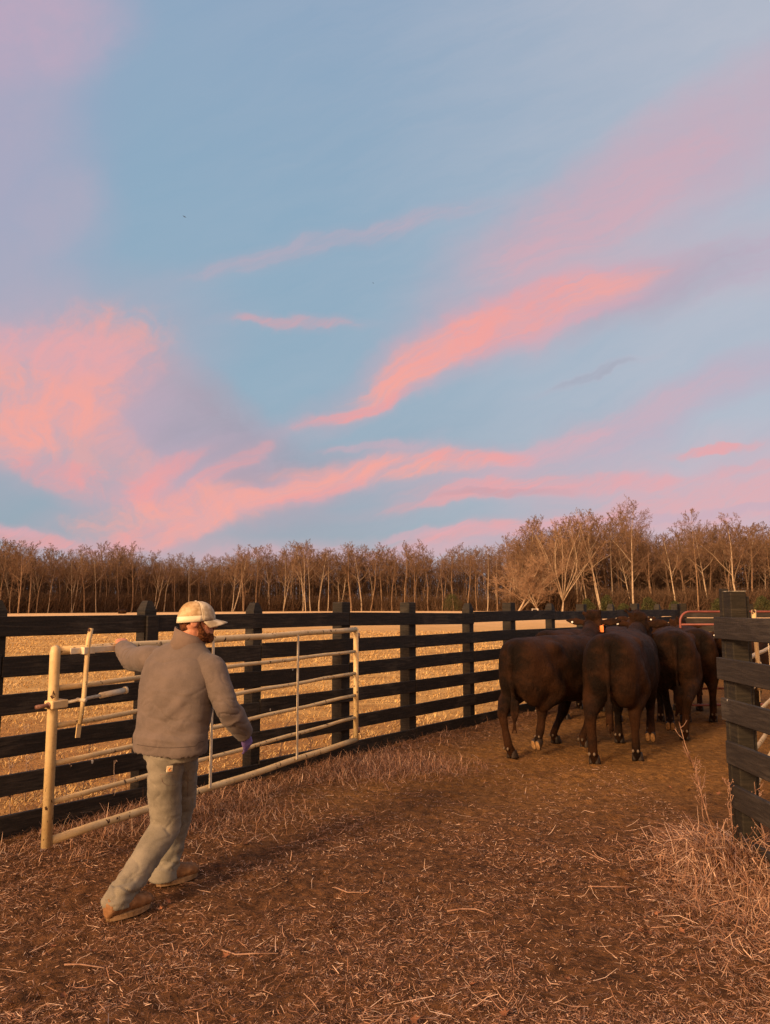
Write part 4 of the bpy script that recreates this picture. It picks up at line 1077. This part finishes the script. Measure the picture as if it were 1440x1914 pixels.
# bird high over the field
def bird(px, py, Y, s_, label):
    c = at(px, py, Y); mb = MB(); mb.chain([V3(-.16, 0, 0), V3(.02, 0, .01), V3(.17, 0, .02)], [.02, .045, .025], 8)
    for sg in (1, -1):
        mb.loft([(V3(.03, 0, .01), V3(.08, 0, 0), V3(0, 0, .012)), (V3(.05, sg * .22, .09), V3(.075, 0, 0), V3(0, 0, .009)), (V3(-.03, sg * .46, .04), V3(.02, 0, 0), V3(0, 0, .005))], 8)
    mb.add([(-.14, -.03, 0), (-.30, -.06, 0), (-.30, .06, 0), (-.14, .03, 0), (-.2, 0, .01)], [(0, 1, 4), (1, 2, 4), (2, 3, 4), (3, 2, 1, 0)])
    o = mb.build('bird', M_hoof); o.location = c; o.scale = (s_,) * 3; o.rotation_euler = (.2, .1, 2.3); tag(o, label, 'bird')
bird(345, 405, 150, 1.0, 'small bird in flight high in the blue, larger of the two')
bird(698, 529, 220, .8, 'tiny distant bird near the middle of the sky')

# ------------------------------------------------------------------ the worker
def cloth(name, c1, c2, wv=700, dist=.0012, fold=.010, rough=.9):
    def f(t, bs):
        p = t.n('ShaderNodeTexCoord').outputs['Object']
        n = t.noise(p, 7, 5, .6); n2 = t.noise(p, 260, 3, .6); n3 = t.noise(t.vmath('MULTIPLY', p, (1, 1, .55)), 16, 4, .6, 1.2)
        c = t.mix(t.ss(n, .33, .68), (*c1, 1), (*c2, 1)); c = t.mix(t.math('MULTIPLY', t.ss(n2, .4, .7), .3), c, tuple(v * 1.35 for v in c2) + (1,))
        t.set(bs.inputs['Base Color'], c)
        bs.inputs['Sheen Weight'].default_value = .08
        bump(t, bs, t.math('ADD', t.math('MULTIPLY', n3, fold * 16), t.math('MULTIPLY', n2, .10)), .008)
    return mat(name, f, rough, .15)
M_jacket = cloth('grey_brown_canvas', (.096, .076, .068), (.130, .101, .090), fold=.012)
M_collar = cloth('collar_canvas', (.13, .095, .078), (.17, .12, .10))
M_pants = cloth('olive_grey_denim', (.128, .114, .090), (.212, .188, .150), fold=.016)
M_skin = simple('skin', (.42, .17, .10), (.55, .25, .15), 14, .55, .35, .002, 160)
M_beard = simple('red_brown_beard', (.050, .018, .008), (.16, .060, .026), 70, .9, .1, .008, 180)
M_capb = simple('cap_mesh_back', (.30, .20, .10), (.56, .42, .26), 11, .9, .1, .0004, 420, lo=.4, hi=.62)
M_capf = simple('cap_front', (.30, .24, .17), (.50, .43, .33), 16, .9, .1, .0002, 380, lo=.4, hi=.62)
M_band = simple('cap_band', (.62, .53, .38), (.72, .64, .50), 12, .9, .1)
M_boot = simple('tan_boot_leather', (.16, .075, .030), (.25, .130, .060), 22, .75, .25, .003, 60)
M_sole2 = simple('boot_sole', (.20, .12, .06), (.32, .20, .11), 30, .9, .1)
M_glove = simple('purple_glove', (.13, .085, .24), (.20, .14, .36), 14, .6, .3, .002, 60)

HD = Vector((.45, .89, 0)).normalized(); RT_ = Vector((HD.y, -HD.x, 0)); UP = Vector((0, 0, 1))
hipL, hipR = at(303, 1398, 4.60), at(338, 1396, 4.70)
kneL, kneR = at(311, 1545, 4.67), at(340, 1502, 4.90)
ankL, ankR = at(215, 1692, 4.32), at(309, 1628, 4.86)
shR, elR, wrR = at(394, 1244, 4.66), at(424, 1322, 4.58), at(457, 1371, 4.74)
shL, elL, wrL = at(277, 1232, 4.90), at(249, 1232, 5.13), at(229, 1210, 5.36)
hdC = at(367, 1160, 4.78)
HF = Vector((.95, .31, 0)).normalized(); HS = Vector((HF.y, -HF.x, 0))      # the face looks to the right
MH = Matrix((HF, HS, UP)).transposed()
MH = Matrix.Rotation(R(7), 3, HS) @ MH if False else MH
base = Vector((-1.35, 4.62, 0))
neckB = at(352, 1198, 4.78)

# body: one continuous skin from head to feet, mostly under the clothes
mb = MB()
pel = (hipL + hipR) / 2 + UP * .06
mb.chain([pel, pel.lerp(neckB, .5), neckB - UP * .14], [.115, .12, .09]); mb.chain([shL - UP * .03, neckB - UP * .08, shR - UP * .03], [.035, .06, .035])
mb.chain([neckB - UP * .05, hdC - UP * .07 - HF * .025], [.068, .062])
for a, b, c in ((shL, elL, wrL), (shR, elR, wrR)): mb.chain([a, b, c], [.052, .042, .030])
for a, b, c in ((hipL, kneL, ankL), (hipR, kneR, ankR)): mb.chain([a, b, c], [.070, .045, .026])
def H_(f, s, u): return hdC + HF * f + HS * s + UP * u
mb.ell(H_(-.008, 0, .008), (.098, .078, .098), MH); mb.ell(H_(.035, 0, -.062), (.068, .058, .062), MH); mb.ell(H_(.070, 0, -.095), (.034, .036, .026), MH)
mb.ell(H_(.068, 0, .005), (.034, .062, .045), MH); mb.ell(H_(.055, .034, -.030), (.035, .026, .022), MH); mb.ell(H_(.055, -.034, -.030), (.035, .026, .022), MH)
mb.chain([H_(.094, 0, .004), H_(.118, 0, -.032)], [.012, .017], 10); mb.ell(H_(.108, .013, -.036), (.014, .011, .010), MH); mb.ell(H_(.108, -.013, -.036), (.014, .011, .010), MH)
mb.ell(H_(.097, 0, -.060), (.016, .026, .008), MH); mb.ell(H_(.095, 0, -.073), (.016, .023, .009), MH); mb.ell(H_(.088, 0, .022), (.020, .050, .012), MH)
for sg in (1, -1):                                                       # ears
    mb.loft([(H_(-.012, sg * .070, -.008), MH @ V3(.018, 0, 0), MH @ V3(0, 0, .030)), (H_(-.018, sg * .084, -.006), MH @ V3(.024, 0, .004), MH @ V3(-.004, 0, .036)), (H_(-.020, sg * .089, -.006), MH @ V3(.020, 0, 0), MH @ V3(0, 0, .031))], 14)
# left hand closed over the gate's top rail
def hand(mb, wr, d, palm, k=1.0, curl=.3, spread=.0, thumb_side=1, grip=False):
    """d: towards the fingertips, palm: direction the palm faces"""
    d = d.normalized(); palm = (palm - d * palm.dot(d)).normalized(); sd_ = d.cross(palm).normalized()
    mb.loft([(wr, sd_ * .028, palm * .020), (wr + d * .03, sd_ * .034, palm * .019), (wr + d * .065, sd_ * .043, palm * .017), (wr + d * .095, sd_ * .041, palm * .014)], 14)
    for i, (o, L) in enumerate(((-.031, .066), (-.010, .078), (.011, .072), (.031, .056))):
        p = wr + d * .088 + sd_ * o; a = 0; q = p; pts = [p - d * .02, p]; c = curl * (1 + .12 * i)
        for s_ in (.45, .32, .23):
            a += c; dd = d * math.cos(a) + palm * math.sin(a); q = q + dd * L * s_ * k * 1.05; pts.append(q)
        mb.chain(pts, [.0095, .0095, .0088, .0080, .0068], 8)
    b = wr + d * .028 + sd_ * (.030 * -thumb_side)
    dt = (d * .62 - sd_ * thumb_side * .62 + palm * .45).normalized()
    mb.chain([b, b + dt * .040, b + dt * .040 + (dt + palm * .8).normalized() * .028, b + dt * .040 + (dt + palm * .8).normalized() * .050], [.015, .0115, .010, .008], 8)
gdir = gd; rail = GA + gd * ((5.50 - GA.y) / gd.y); rail.z = .17 + 1.24
dl = (rail + UP * .036 - wrL); hand(mb, wrL + dl.normalized() * .02, dl * 1.0 + UP * .02, -UP, curl=.85)
body = mb.remesh('person', M_skin, None, voxel=.0058, smooth=2)
for v in body.data.vertices: v.co -= base
body.location = base
tag(body, 'man in pale cap, grey brown jacket and olive trousers striding beside the tan gate', 'person')
def clothe(o, parent=body):
    me = o.data
    n = len(me.vertices); co = np.empty(n * 3, np.float32); me.vertices.foreach_get('co', co)
    co = co.reshape(-1, 3) - np.array(base, np.float32); me.vertices.foreach_set('co', co.ravel()); me.update(); o.parent = parent; return o
# eyes
mb = MB()
for sg in (1, -1): mb.ell(H_(.088, sg * .030, -.008), (.010, .013, .008), MH, 10, 8)
clothe(mb.build('eye', simple('eye', (.03, .02, .015), (.05, .03, .02), 5, .2, .5)))
# jacket torso
hem = at(318, 1404, 4.64); chest = at(330, 1290, 4.70); upc = at(337, 1240, 4.75)
def ring(c, a, b, tilt=0): return (c, RT_ * a + UP * tilt, HD * b)
mb = MB()
mb.loft([ring(hem + UP * .03, .205, .125), ring(hem - UP * .012, .236, .152), ring(hem + UP * .012, .243, .158), ring(hem + UP * .09, .243, .160), ring(hem.lerp(chest, .35), .240, .158), ring(hem.lerp(chest, .7), .246, .162), ring(chest, .252, .168),
         ring(chest.lerp(upc, .6), .250, .160, -.006), ring(upc, .240, .145, -.012), ring(at(343, 1219, 4.77), .205, .115, -.016), ring(at(348, 1206, 4.775), .135, .092, -.012), ring(at(351, 1199, 4.78), .090, .08)], 40, 2.25)
mb.chain([shL - UP * .015, at(346, 1212, 4.77) - UP * .045, shR - UP * .015 - RT_ * .01], [.078, .085, .080], 18)
def crease(c, s, w_=7.0):
    return max(0.0, 1 - abs(noise.noise(c * s)) * w_) ** 1.5
def jfold(c):
    q = c - hem; h = q.z
    side = q.dot(RT_)
    f = .0065 * noise.noise(V3(c.x * 5, c.y * 5, c.z * 7)) + .004 * noise.noise(V3(c.x * 14 + 5 * c.z, c.y * 14, c.z * 22))
    # drag lines from the right armpit to the waist, and a wavy hem
    w1 = math.exp(-((side - .12) / .10) ** 2) * math.exp(-((h - .22) / .15) ** 2)
    f += .011 * w1 * math.sin((h * 1.0 - side * .9) * 42 + 3 * noise.noise(c * 6))
    w2 = math.exp(-((side - .06) / .10) ** 2) * math.exp(-((h - .10) / .10) ** 2); f += .006 * w2 * math.sin((h + side * 1.3) * 50)
    f += .010 * math.exp(-(h / .06) ** 2) * noise.noise(V3(c.x * 9, c.y * 9, 1))
    w3 = math.exp(-((side - .02) / .2) ** 2) * math.exp(-((h - .44) / .08) ** 2); f += .004 * w3 * math.sin(h * 60 + side * 14)
    f *= .6
    f -= .0042 * crease(V3(c.x * 1.4 + c.z * .5, c.y * 1.4, c.z * 2.4), 3.4, 9)
    f -= .006 * w1 * crease(V3(c.x + c.z * .8, c.y, c.z * 2.5), 9)
    f -= .011 * math.exp(-((side - .06) / .15) ** 2) * math.exp(-((h - .20) / .16) ** 2) * crease(V3(c.x + c.z * 1.3, c.y, c.z * 2.2 + 3), 5, 8)
    return f
jk = mb.remesh('jacket', M_jacket, None, voxel=.0085, smooth=3, fold=jfold); clothe(jk)
def sfold(axis_a, axis_b, amp, fr):
    ax = (axis_b - axis_a).normalized()
    def f(c):
        t = (c - axis_a).dot(ax); L = (axis_b - axis_a).length
        near = .35 + .65 * math.exp(-((t - L * .62) / (L * .28)) ** 2)
        return amp * near * (math.sin(t * fr + 6.5 * noise.noise(c * 7)) * .25 + noise.noise(V3(c.x * 10, c.y * 10, c.z * 14)) * .7 - 1.0 * crease(V3(c.x - c.z * .6, c.y, c.z * 1.4 + c.x), 9) )
    return f
mb = MB()
mb.chain([shR - RT_ * .045, shR.lerp(elR, .12)], [.080, .088], 18); mb.chain([shR.lerp(elR, .1), shR.lerp(elR, .5), elR, elR.lerp(wrR, .35)], [.088, .078, .072, .070], 18)
mb.chain([elR.lerp(wrR, .3), elR.lerp(wrR, .7)], [.078, .066], 18)
ax = (wrR - elR).normalized(); u_, v_ = perp(ax)
mb.loft([(elR.lerp(wrR, .6), u_ * .068, v_ * .068), (elR.lerp(wrR, .9), u_ * .058, v_ * .060), (elR.lerp(wrR, 1.04), u_ * .055, v_ * .057)], 20)
clothe(mb.remesh('sleeve', M_jacket, None, voxel=.0075, smooth=3, fold=sfold(shR, wrR, .0075, 62))).parent = jk
mb = MB(); mb.chain([shL + RT_ * .06, shL, elL, wrL.lerp(elL, .25)], [.088, .088, .080, .066], 18)
ax = (wrL - elL).normalized(); u_, v_ = perp(ax); mb.loft([(elL.lerp(wrL, .4), u_ * .068, v_ * .068), (elL.lerp(wrL, .85), u_ * .058, v_ * .058), (wrL, u_ * .054, v_ * .054)], 20)
clothe(mb.remesh('sleeve', M_jacket, None, voxel=.0075, smooth=3, fold=sfold(shL, wrL, .007, 55))).parent = jk
# stand collar, open at the front right
c0, c1 = at(349, 1204, 4.78), at(354, 1186, 4.785); V_ = []; F_ = []; N = 26
a0 = math.atan2(HD.y, HD.x)
for i in range(N + 1):
    t = a0 + R(28) + (2 * math.pi - R(56)) * i / N; op = math.cos(t - a0)
    dv = Vector((math.cos(t), math.sin(t), 0))
    sl_ = -.034 * dv.x
    for (c, r, dz) in ((c0, .116, -.028), (c0.lerp(c1, .5), .098 + .012 * op, sl_ * .5 - .012 * op), (c1, .089 + .02 * max(op, 0), .008 + sl_ - .03 * max(op, -.2)), (c1, .081 + .02 * max(op, 0), .004 + sl_ - .03 * max(op, -.2)), (c0.lerp(c1, .4), .084 + .01 * op, -.01 + sl_ * .5)):
        V_.append(c + dv * r + UP * dz)
for i in range(N):
    for k in range(4): a = i * 5 + k; F_.append((a, a + 5, a + 6, a + 1))
mb = MB(); mb.add(V_, F_, True); co_ = clothe(mb.build('collar', M_collar)); co_.parent = jk
sl = co_.modifiers.new('s', 'SOLIDIFY'); sl.thickness = .007
# back yoke and armhole seams follow the cloth
# trousers
mb = MB()
mb.loft([ring((hipL + hipR) / 2 + UP * .09, .175, .125), ring((hipL + hipR) / 2 + UP * .0, .183, .135), ring((hipL + hipR) / 2 - UP * .07, .175, .135)], 28, 2.2)
mb.chain([hipL - UP * .02 + RT_ * .03, hipL.lerp(kneL, .55), kneL], [.105, .098, .088], 20); mb.chain([kneL, kneL.lerp(ankL, .5), ankL + (kneL - ankL).normalized() * .04], [.088, .080, .068], 20)
ax = (ankL - kneL).normalized(); u_, v_ = perp(ax); mb.loft([(kneL.lerp(ankL, .5), u_ * .080, v_ * .080), (kneL.lerp(ankL, .8), u_ * .073, v_ * .075), (kneL.lerp(ankL, .95), u_ * .068, v_ * .068)], 22)
mb.loft([(ankL.lerp(kneL, .34), V3(.072, 0, 0), V3(0, .070, 0)), (ankL + V3(.026, .050, .100), V3(.070, 0, 0), V3(0, .072, 0)), (ankL + V3(.010, .018, .055), V3(.072, 0, 0), V3(0, .075, 0)), (ankL + V3(.0, .0, .03), V3(.074, 0, 0), V3(0, .074, 0)), (ankL + V3(.008, .006, -.012), V3(.074, 0, 0), V3(0, .074, 0))], 22)
mb.loft([(ankR.lerp(kneR, .2), V3(.074, 0, 0), V3(0, .076, 0)), (ankR + V3(-.010, -.014, .01), V3(.084, 0, 0), V3(0, .088, 0)), (ankR + V3(-.010, -.014, -.045), V3(.086, 0, 0), V3(0, .088, 0))], 22)
mb.chain([hipR - UP * .02, hipR.lerp(kneR, .5), kneR, kneR.lerp(ankR, .5)], [.108, .098, .086, .078], 20)
ax = (ankR - kneR).normalized(); u_, v_ = perp(ax); mb.loft([(kneR.lerp(ankR, .4), u_ * .078, v_ * .078), (kneR.lerp(ankR, .85), u_ * .074, v_ * .078), (ankR + ax * .028, u_ * .076, v_ * .080)], 22)
def pfold(c):
    f = .006 * noise.noise(V3(c.x * 7, c.y * 7, c.z * 10)) + .0035 * noise.noise(V3(c.x * 18, c.y * 18, c.z * 30))
    for kn, w_ in ((kneL, .012), (kneR, .010)):
        d = c - kn; f += w_ * math.exp(-(d.length / .15) ** 2) * (.35 * math.sin((d.z * .8 + d.x * .6) * 55 + 5 * noise.noise(c * 5)) - .8 * crease(V3(c.x + c.z * .7, c.y, c.z * 2), 8))
    for an in (ankL, ankR):
        d = c - an; f += .010 * math.exp(-((d.z - .07) / .07) ** 2) * (.4 * math.sin(d.z * 75 + 7 * noise.noise(c * 8)) - .7 * crease(V3(c.x, c.y + c.z, c.z * 2.2), 9))
    q = c - (hipL + hipR) / 2; f += .004 * math.exp(-((q.z + .13) / .07) ** 2) * math.sin(q.z * 70 - q.dot(RT_) * 26)
    f = f * .7 - .0045 * crease(V3(c.x * 1.3 + c.z, c.y, c.z * 1.6), 4.5, 8)
    return f
tr = mb.remesh('trousers', M_pants, None, voxel=.0085, smooth=4, fold=pfold); clothe(tr)
# seat pocket stitching and the small woven patch with its curl mark
def back_pt(x, y, Y0=4.60):
    """first point of the trousers seen from the pocket's outside"""
    o = CAM_O; d = (at(x, y, Y0) - o).normalized(); ok, loc_, nrm, _ = tr.ray_cast(o - base, d)
    return (loc_ + base, nrm) if ok else (at(x, y, Y0), Vector((0, -1, 0)))
CAM_O = Vector((0, 0, CAMH)); bpy.context.view_layer.update()
pp, pn = back_pt(317, 1437); uu = pn.cross(UP).normalized() * -1; vv = pn.cross(uu).normalized(); vv = vv if vv.z > 0 else -vv; uu = vv.cross(pn).normalized(); MP = Matrix((uu, vv, pn)).transposed()
mb = MB(); mb.box(pp + pn * .004, (.036, .038, .006), MP, bevel=.002); pt_ = clothe(mb.build('patch', simple('patch_cloth', (.62, .50, .33), (.72, .60, .42), 30, .9)), body); pt_.parent = tr
mb = MB(); arc = [pp + pn * .0085 + uu * (.008 * math.cos(R(a))) + vv * (.009 * math.sin(R(a)) - .002) for a in range(60, 340, 28)]; arc.append(pp + pn * .0085 + uu * .010 - vv * .010)
mb.tube(arc, .0022, 6); lg = clothe(mb.build('emblem', simple('emblem_thread', (.75, .28, .06), (.80, .34, .10), 30, .8)), body); lg.parent = pt_
mb = MB(); st_pts = [back_pt(x, y)[0] + back_pt(x, y)[1] * .001 for x, y in ((300, 1448), (304, 1462), (312, 1468), (326, 1469), (338, 1466), (346, 1456), (349, 1444), (340, 1443), (326, 1446), (312, 1448), (300, 1448))]
mb.tube(st_pts, .0016, 5); sm_ = clothe(mb.build('pocket_seam', M_collar), body); sm_.parent = tr
# armhole, hem and side seams drawn along the cloth itself
bpy.context.view_layer.update()
def seam_on(target, pts, r, nm, m_, par_, Y0=4.5):
    P = []
    for (x, y) in pts:
        d = (at(x, y, Y0) - CAM_O).normalized(); ok, lc_, nr, _ = target.ray_cast(CAM_O - base, d)
        if ok: P.append(lc_ + base + nr * .0005)
    if len(P) > 2:
        mb = MB(); mb.tube(P, r, 5); o = clothe(mb.build(nm, m_), body); o.parent = par_
M_seam = simple('seam_shadow_thread', (.045, .032, .028), (.07, .05, .043), 40, .95)
seam_on(jk, [(251 + (386 - 251) * k / 26, 1391 + 7 * math.sin(k / 26 * 3.1) + (-6 if k > 22 else 0)) for k in range(1, 26)], .0016, 'hem_seam', M_seam, jk)
seam_on(jk, [(318 + .6 * k, 1212 + k * 7.4) for k in range(0, 1)], .0014, 'back_seam', M_seam, jk)
seam_on(tr, [(352 - k * .2, 1440 + k * 6) for k in range(0, 9)], .0018, 'side_seam', M_collar, tr)
# boots
def boot(heel, toe, ank, kn, zs=0.0, roll=0.0):
    d = (toe - heel); d.z = 0; L = d.length; d.normalize(); s_ = Vector((d.y, -d.x, 0)); M = Matrix((d, s_, UP)).transposed()
    o = Vector((heel.x, heel.y, gh(heel.x, heel.y) + zs)); mb = MB(); q = lambda a, b, c: o + d * (a * L) + s_ * b + UP * (c + roll * (1 - a))
    mb.loft([(q(-.01, 0, .062), s_ * .026, UP * .034), (q(.04, 0, .068), s_ * .040, UP * .052), (q(.14, 0, .064), s_ * .042, UP * .046), (q(.30, 0, .070), s_ * .043, UP * .050), (q(.48, 0, .070), s_ * .047, UP * .052), (q(.70, 0, .058), s_ * .053, UP * .042), (q(.88, 0, .053), s_ * .048, UP * .037), (q(.98, 0, .046), s_ * .030, UP * .026)], 20)
    sd2 = (kn - ank).normalized(); mb.chain([q(.30, 0, .070), ank.lerp(q(.30, 0, .08), .6)], [.038, .034], 18)
    b = clothe(mb.remesh('boot', M_boot, None, voxel=.006, smooth=3, fold=lambda c: .002 * noise.noise(c * 40)), body)
    mb = MB(); V_ = []; N = 26
    for (z, k) in ((.006, .96), (.032, 1.0)):
        for i in range(N):
            t = 2 * math.pi * i / N; x = .5 + .5 * math.cos(t); wdt = (.036 + .018 * math.sin(min(1, max(0, x)) * 2.6)) * math.sin(t)
            V_.append(q(x * k + .5 * (1 - k), wdt * k * 1.12, z))
    mb.add(V_, [tuple(reversed(range(N))), tuple(range(N, 2 * N))] + [(i, (i + 1) % N, N + (i + 1) % N, N + i) for i in range(N)])
    so = clothe(mb.build('boot_sole', M_sole2), body); so.parent = b
hL, tL = gpt(197, 1729), gpt(265, 1703); boot(hL, hL + (tL - hL).normalized() * .29, ankL, kneL)
hR, tR = gpt(291, 1660), gpt(356, 1641); boot(hR, hR + (tR - hR).normalized() * .29, ankR, kneR)
# gloved right hand
mb = MB(); dg_ = (wrR - elR).normalized(); hand(mb, wrR - dg_ * .01, (dg_ + UP * -.55).normalized(), -RT_ + HD * .2, curl=.34, thumb_side=-1)
clothe(mb.remesh('glove', M_glove, None, voxel=.0045, smooth=2))
# beard and hair
mb = MB(); mb.ell(H_(.038, 0, -.092), (.064, .060, .044), MH); mb.ell(H_(.076, 0, -.104), (.038, .038, .036), MH); mb.ell(H_(.098, 0, -.054), (.014, .028, .006), MH)
for sg in (1, -1): mb.chain([H_(.014, sg * .066, -.005), H_(.018, sg * .062, -.045), H_(.038, sg * .050, -.082)], [.010, .016, .022], 10)
clothe(mb.remesh('beard', M_beard, None, voxel=.005, smooth=1, fold=lambda c: .0045 * noise.noise(c * 75) + .002 * noise.noise(c * 150)))
mb = MB(); mb.ell(H_(-.030, 0, .002), (.080, .076, .062), MH); mb.ell(H_(-.062, 0, -.040), (.036, .056, .034), MH)
clothe(mb.remesh('hair', M_beard, None, voxel=.005, smooth=1, fold=lambda c: .003 * noise.noise(c * 70)))
# cap
def cap():
    N = 40; rows = []
    for j in range(9):
        ph = R(90) * j / 8; rows.append((math.cos(ph) ** .72 if j < 8 else 0.0, math.sin(ph)))
    def pt(t, j):
        r, z = rows[j]; fx = .116 + .006 * math.cos(t)
        # the lower edge dips towards the nape
        low = -.006 - .018 * (.5 - .5 * math.cos(t)) + .0 * t
        return H_(fx * math.cos(t) * r - .006, .094 * math.sin(t) * r, .012 + low * (1 - z) + .106 * z)
    out = {}
    for nm, sel in (('cap', lambda a: abs(a) < R(72)), ('cap_back', lambda a: abs(a) >= R(72))):
        mb = MB()
        for k in range(N):
            t0_, t1_ = -math.pi + 2 * math.pi * k / N, -math.pi + 2 * math.pi * (k + 1) / N; mid = (t0_ + t1_) / 2
            if not sel(mid): continue
            for j in range(8):
                if nm == 'cap_back' and j == 0: continue
                mb.add([pt(t0_, j), pt(t1_, j), pt(t1_, j + 1), pt(t0_, j + 1)], [(0, 1, 2, 3)], True)
        out[nm] = mb
    band = MB()
    for k in range(N):
        t0_, t1_ = -math.pi + 2 * math.pi * k / N, -math.pi + 2 * math.pi * (k + 1) / N
        if abs((t0_ + t1_) / 2) < R(72): continue
        e = lambda t, z: pt(t, 0).lerp(pt(t, 2), z) + (MH @ V3(math.cos(t), math.sin(t), 0)) * .0015
        band.add([e(t0_, -.05), e(t1_, -.05), e(t1_, .72), e(t0_, .72)], [(0, 1, 2, 3)], True)
    def weld(o):
        bm = bmesh.new(); bm.from_mesh(o.data); bmesh.ops.remove_doubles(bm, verts=bm.verts, dist=.0004); bm.to_mesh(o.data); bm.free(); return o
    c = clothe(weld(out['cap'].build('cap', M_capf))); s_ = c.modifiers.new('s', 'SOLIDIFY'); s_.thickness = .003
    for nm, m_, b in (('mesh_back', M_capb, out['cap_back']), ('cap_band', M_band, band)):
        o = clothe(weld(b.build(nm, m_)), body); o.parent = c; q = o.modifiers.new('s', 'SOLIDIFY'); q.thickness = .0025
    # light seams between the panels
    mb = MB()
    for sg in (1, -1):
        pts = [pt(sg * R(72), j) + (pt(sg * R(72), j) - hdC).normalized() * .001 for j in range(0, 8)]; mb.tube(pts, .0032, 6)
    mb.ell(H_(-.006, 0, .119), (.009, .009, .005), nu=10, nv=6)
    o = clothe(mb.build('cap_seam', M_band), body); o.parent = c
    # curved brim
    V_ = []; n1, n2 = 18, 7
    for i in range(n1):
        a = R(-68 + 136 * i / (n1 - 1))
        for j in range(n2):
            f = j / (n2 - 1); ext = .078 * f * (math.cos(a * 1.05) ** .6 if math.cos(a * 1.05) > 0 else 0)
            b0 = pt(a, 0); sy = (b0 - hdC).dot(HS)
            V_.append(b0 + HF * ext * 1.0 - UP * (.030 * (sy / .09) ** 2 * (.35 + .65 * f) + .020 * f - .004))
    mb = MB(); mb.add(V_, [(i * n2 + j, (i + 1) * n2 + j, (i + 1) * n2 + j + 1, i * n2 + j + 1) for i in range(n1 - 1) for j in range(n2 - 1)], True)
    o = clothe(mb.build('brim', M_capf), body); o.parent = c; q = o.modifiers.new('s', 'SOLIDIFY'); q.thickness = .005
cap()

# ------------------------------------------------------------------ weeds
M_weed = simple('dry_weed_stem', (.17, .085, .055), (.33, .20, .14), 9, .9)
M_weedd = simple('dark_weed_stem', (.20, .13, .10), (.40, .29, .23), 9, .9)
def weed(x, y, h, lean, label, m_=None, seed=0, n=9, group=None, heads=True):
    r_ = random.Random(seed); mb = MB(); base_ = Vector((0, 0, -.02)); tip = Vector((lean[0], lean[1], h))
    pts = [base_.lerp(tip, f) + Vector((r_.gauss(0, .006), r_.gauss(0, .006), 0)) * (f > 0) for f in (0, .2, .4, .6, .8, 1)]
    mb.tube(pts, [.0052, .0048, .0042, .0036, .0028, .0018], 5)
    for k in range(n):
        f = r_.uniform(.25, .97); a = base_.lerp(tip, f); th = r_.uniform(0, 6.28); L = h * r_.uniform(.10, .26) * (1.2 - f * .7)
        e = a + Vector((math.cos(th) * .62, math.sin(th) * .62, .75)) * L; mid = a.lerp(e, .5) + Vector((0, 0, -.01)); mb.tube([a, mid, e], [.0030, .0023, .0015], 4)
        for q in range(3):
            s_ = mid.lerp(e, r_.random()); e2 = s_ + Vector((r_.gauss(0, .5), r_.gauss(0, .5), r_.uniform(.2, 1))) * L * .3; mb.tube([s_, e2], [.0014, .0009], 3)
            if heads: mb.ell(e2, (.0042, .0042, .005), nu=5, nv=4)
    o = mb.build('dry_weed', m_ or M_weed); o.location = (x, y, gh(x, y)); return tag(o, label, 'weed', group)
WG = 'dry weeds at the fence foot'
p = gpt(1342, 1572); weed(p.x, p.y, .82, (-.20, .12), 'tall pinkish dry weed leaning left in front of the herd', seed=3, n=12, heads=False)
p = gpt(1318, 1540); weed(p.x, p.y, .46, (-.05, 0), 'short reddish weed rising from the dead grass heap', seed=4, n=22)
p = gpt(1372, 1600); weed(p.x, p.y, .50, (-.02, -.02), 'pale weed with seed heads against the left face of the corner post', seed=5, n=16)
p = gpt(1436, 1620); weed(p.x, p.y, .52, (-.05, 0), 'pale weed with seed heads before the lowest boards at the picture edge', seed=6, n=16)
for i, (px, py, h, lb) in enumerate(((20, 1530, .50, 'dry weed before the fence at the picture edge'), (48, 1500, .62, 'tall dark weed between the picture edge and the gate'), (128, 1540, .55, 'branchy weed just right of the latch stile'),
        (150, 1525, .62, 'taller branchy weed behind the latch lever'), (240, 1500, .50, 'thin weed beside the worker before the fence post'), (205, 1520, .42, 'short weed between the lever and the worker'),
        (395, 1470, .38, 'low weed under the gate right of the worker'), (512, 1445, .48, 'thin weed before the second post right of the worker'), (645, 1395, .62, 'tall weed at the flat topped post behind the hinge'), (632, 1400, .50, 'shorter weed beside the flat topped post by the hinge'),
        (575, 1425, .45, 'thin weed between brace and hinge stile'))):
    p = gpt(px, py); weed(p.x, p.y, h, (random.gauss(0, .05), random.gauss(0, .05)), lb, M_weedd, seed=20 + i, n=13, group=WG)
# a few long stalks lying on the soil
def stalk(pts, r, label):
    P = [gpt(*q) for q in pts]; P = [Vector((q.x, q.y, gh(q.x, q.y) + .014)) for q in P]; b = P[0].copy(); mb = MB()
    mb.tube([q - b for q in P], [r * (1 - .5 * i / len(P)) for i in range(len(P))], 6); o = mb.build('fallen_stalk', M_weed); o.location = b; tag(o, label, 'stalk', 'fallen stalks')
stalk([(836, 1702), (862, 1700), (890, 1701), (916, 1709)], .005, 'long curved pale stalk lying on bare soil in the middle foreground')
stalk([(626, 1662), (650, 1671), (688, 1671)], .0045, 'forked stalk lying right of the worker in the foreground')
stalk([(415, 1778), (440, 1790), (480, 1789), (520, 1791)], .0045, 'crooked stalk lying near the bottom below the worker')
stalk([(120, 1812), (150, 1812), (195, 1818)], .0045, 'short straight stalk at the lower left')
stalk([(1100, 1662), (1150, 1661), (1198, 1659)], .004, 'thin stalk lying in the soil left of the dead grass heap')
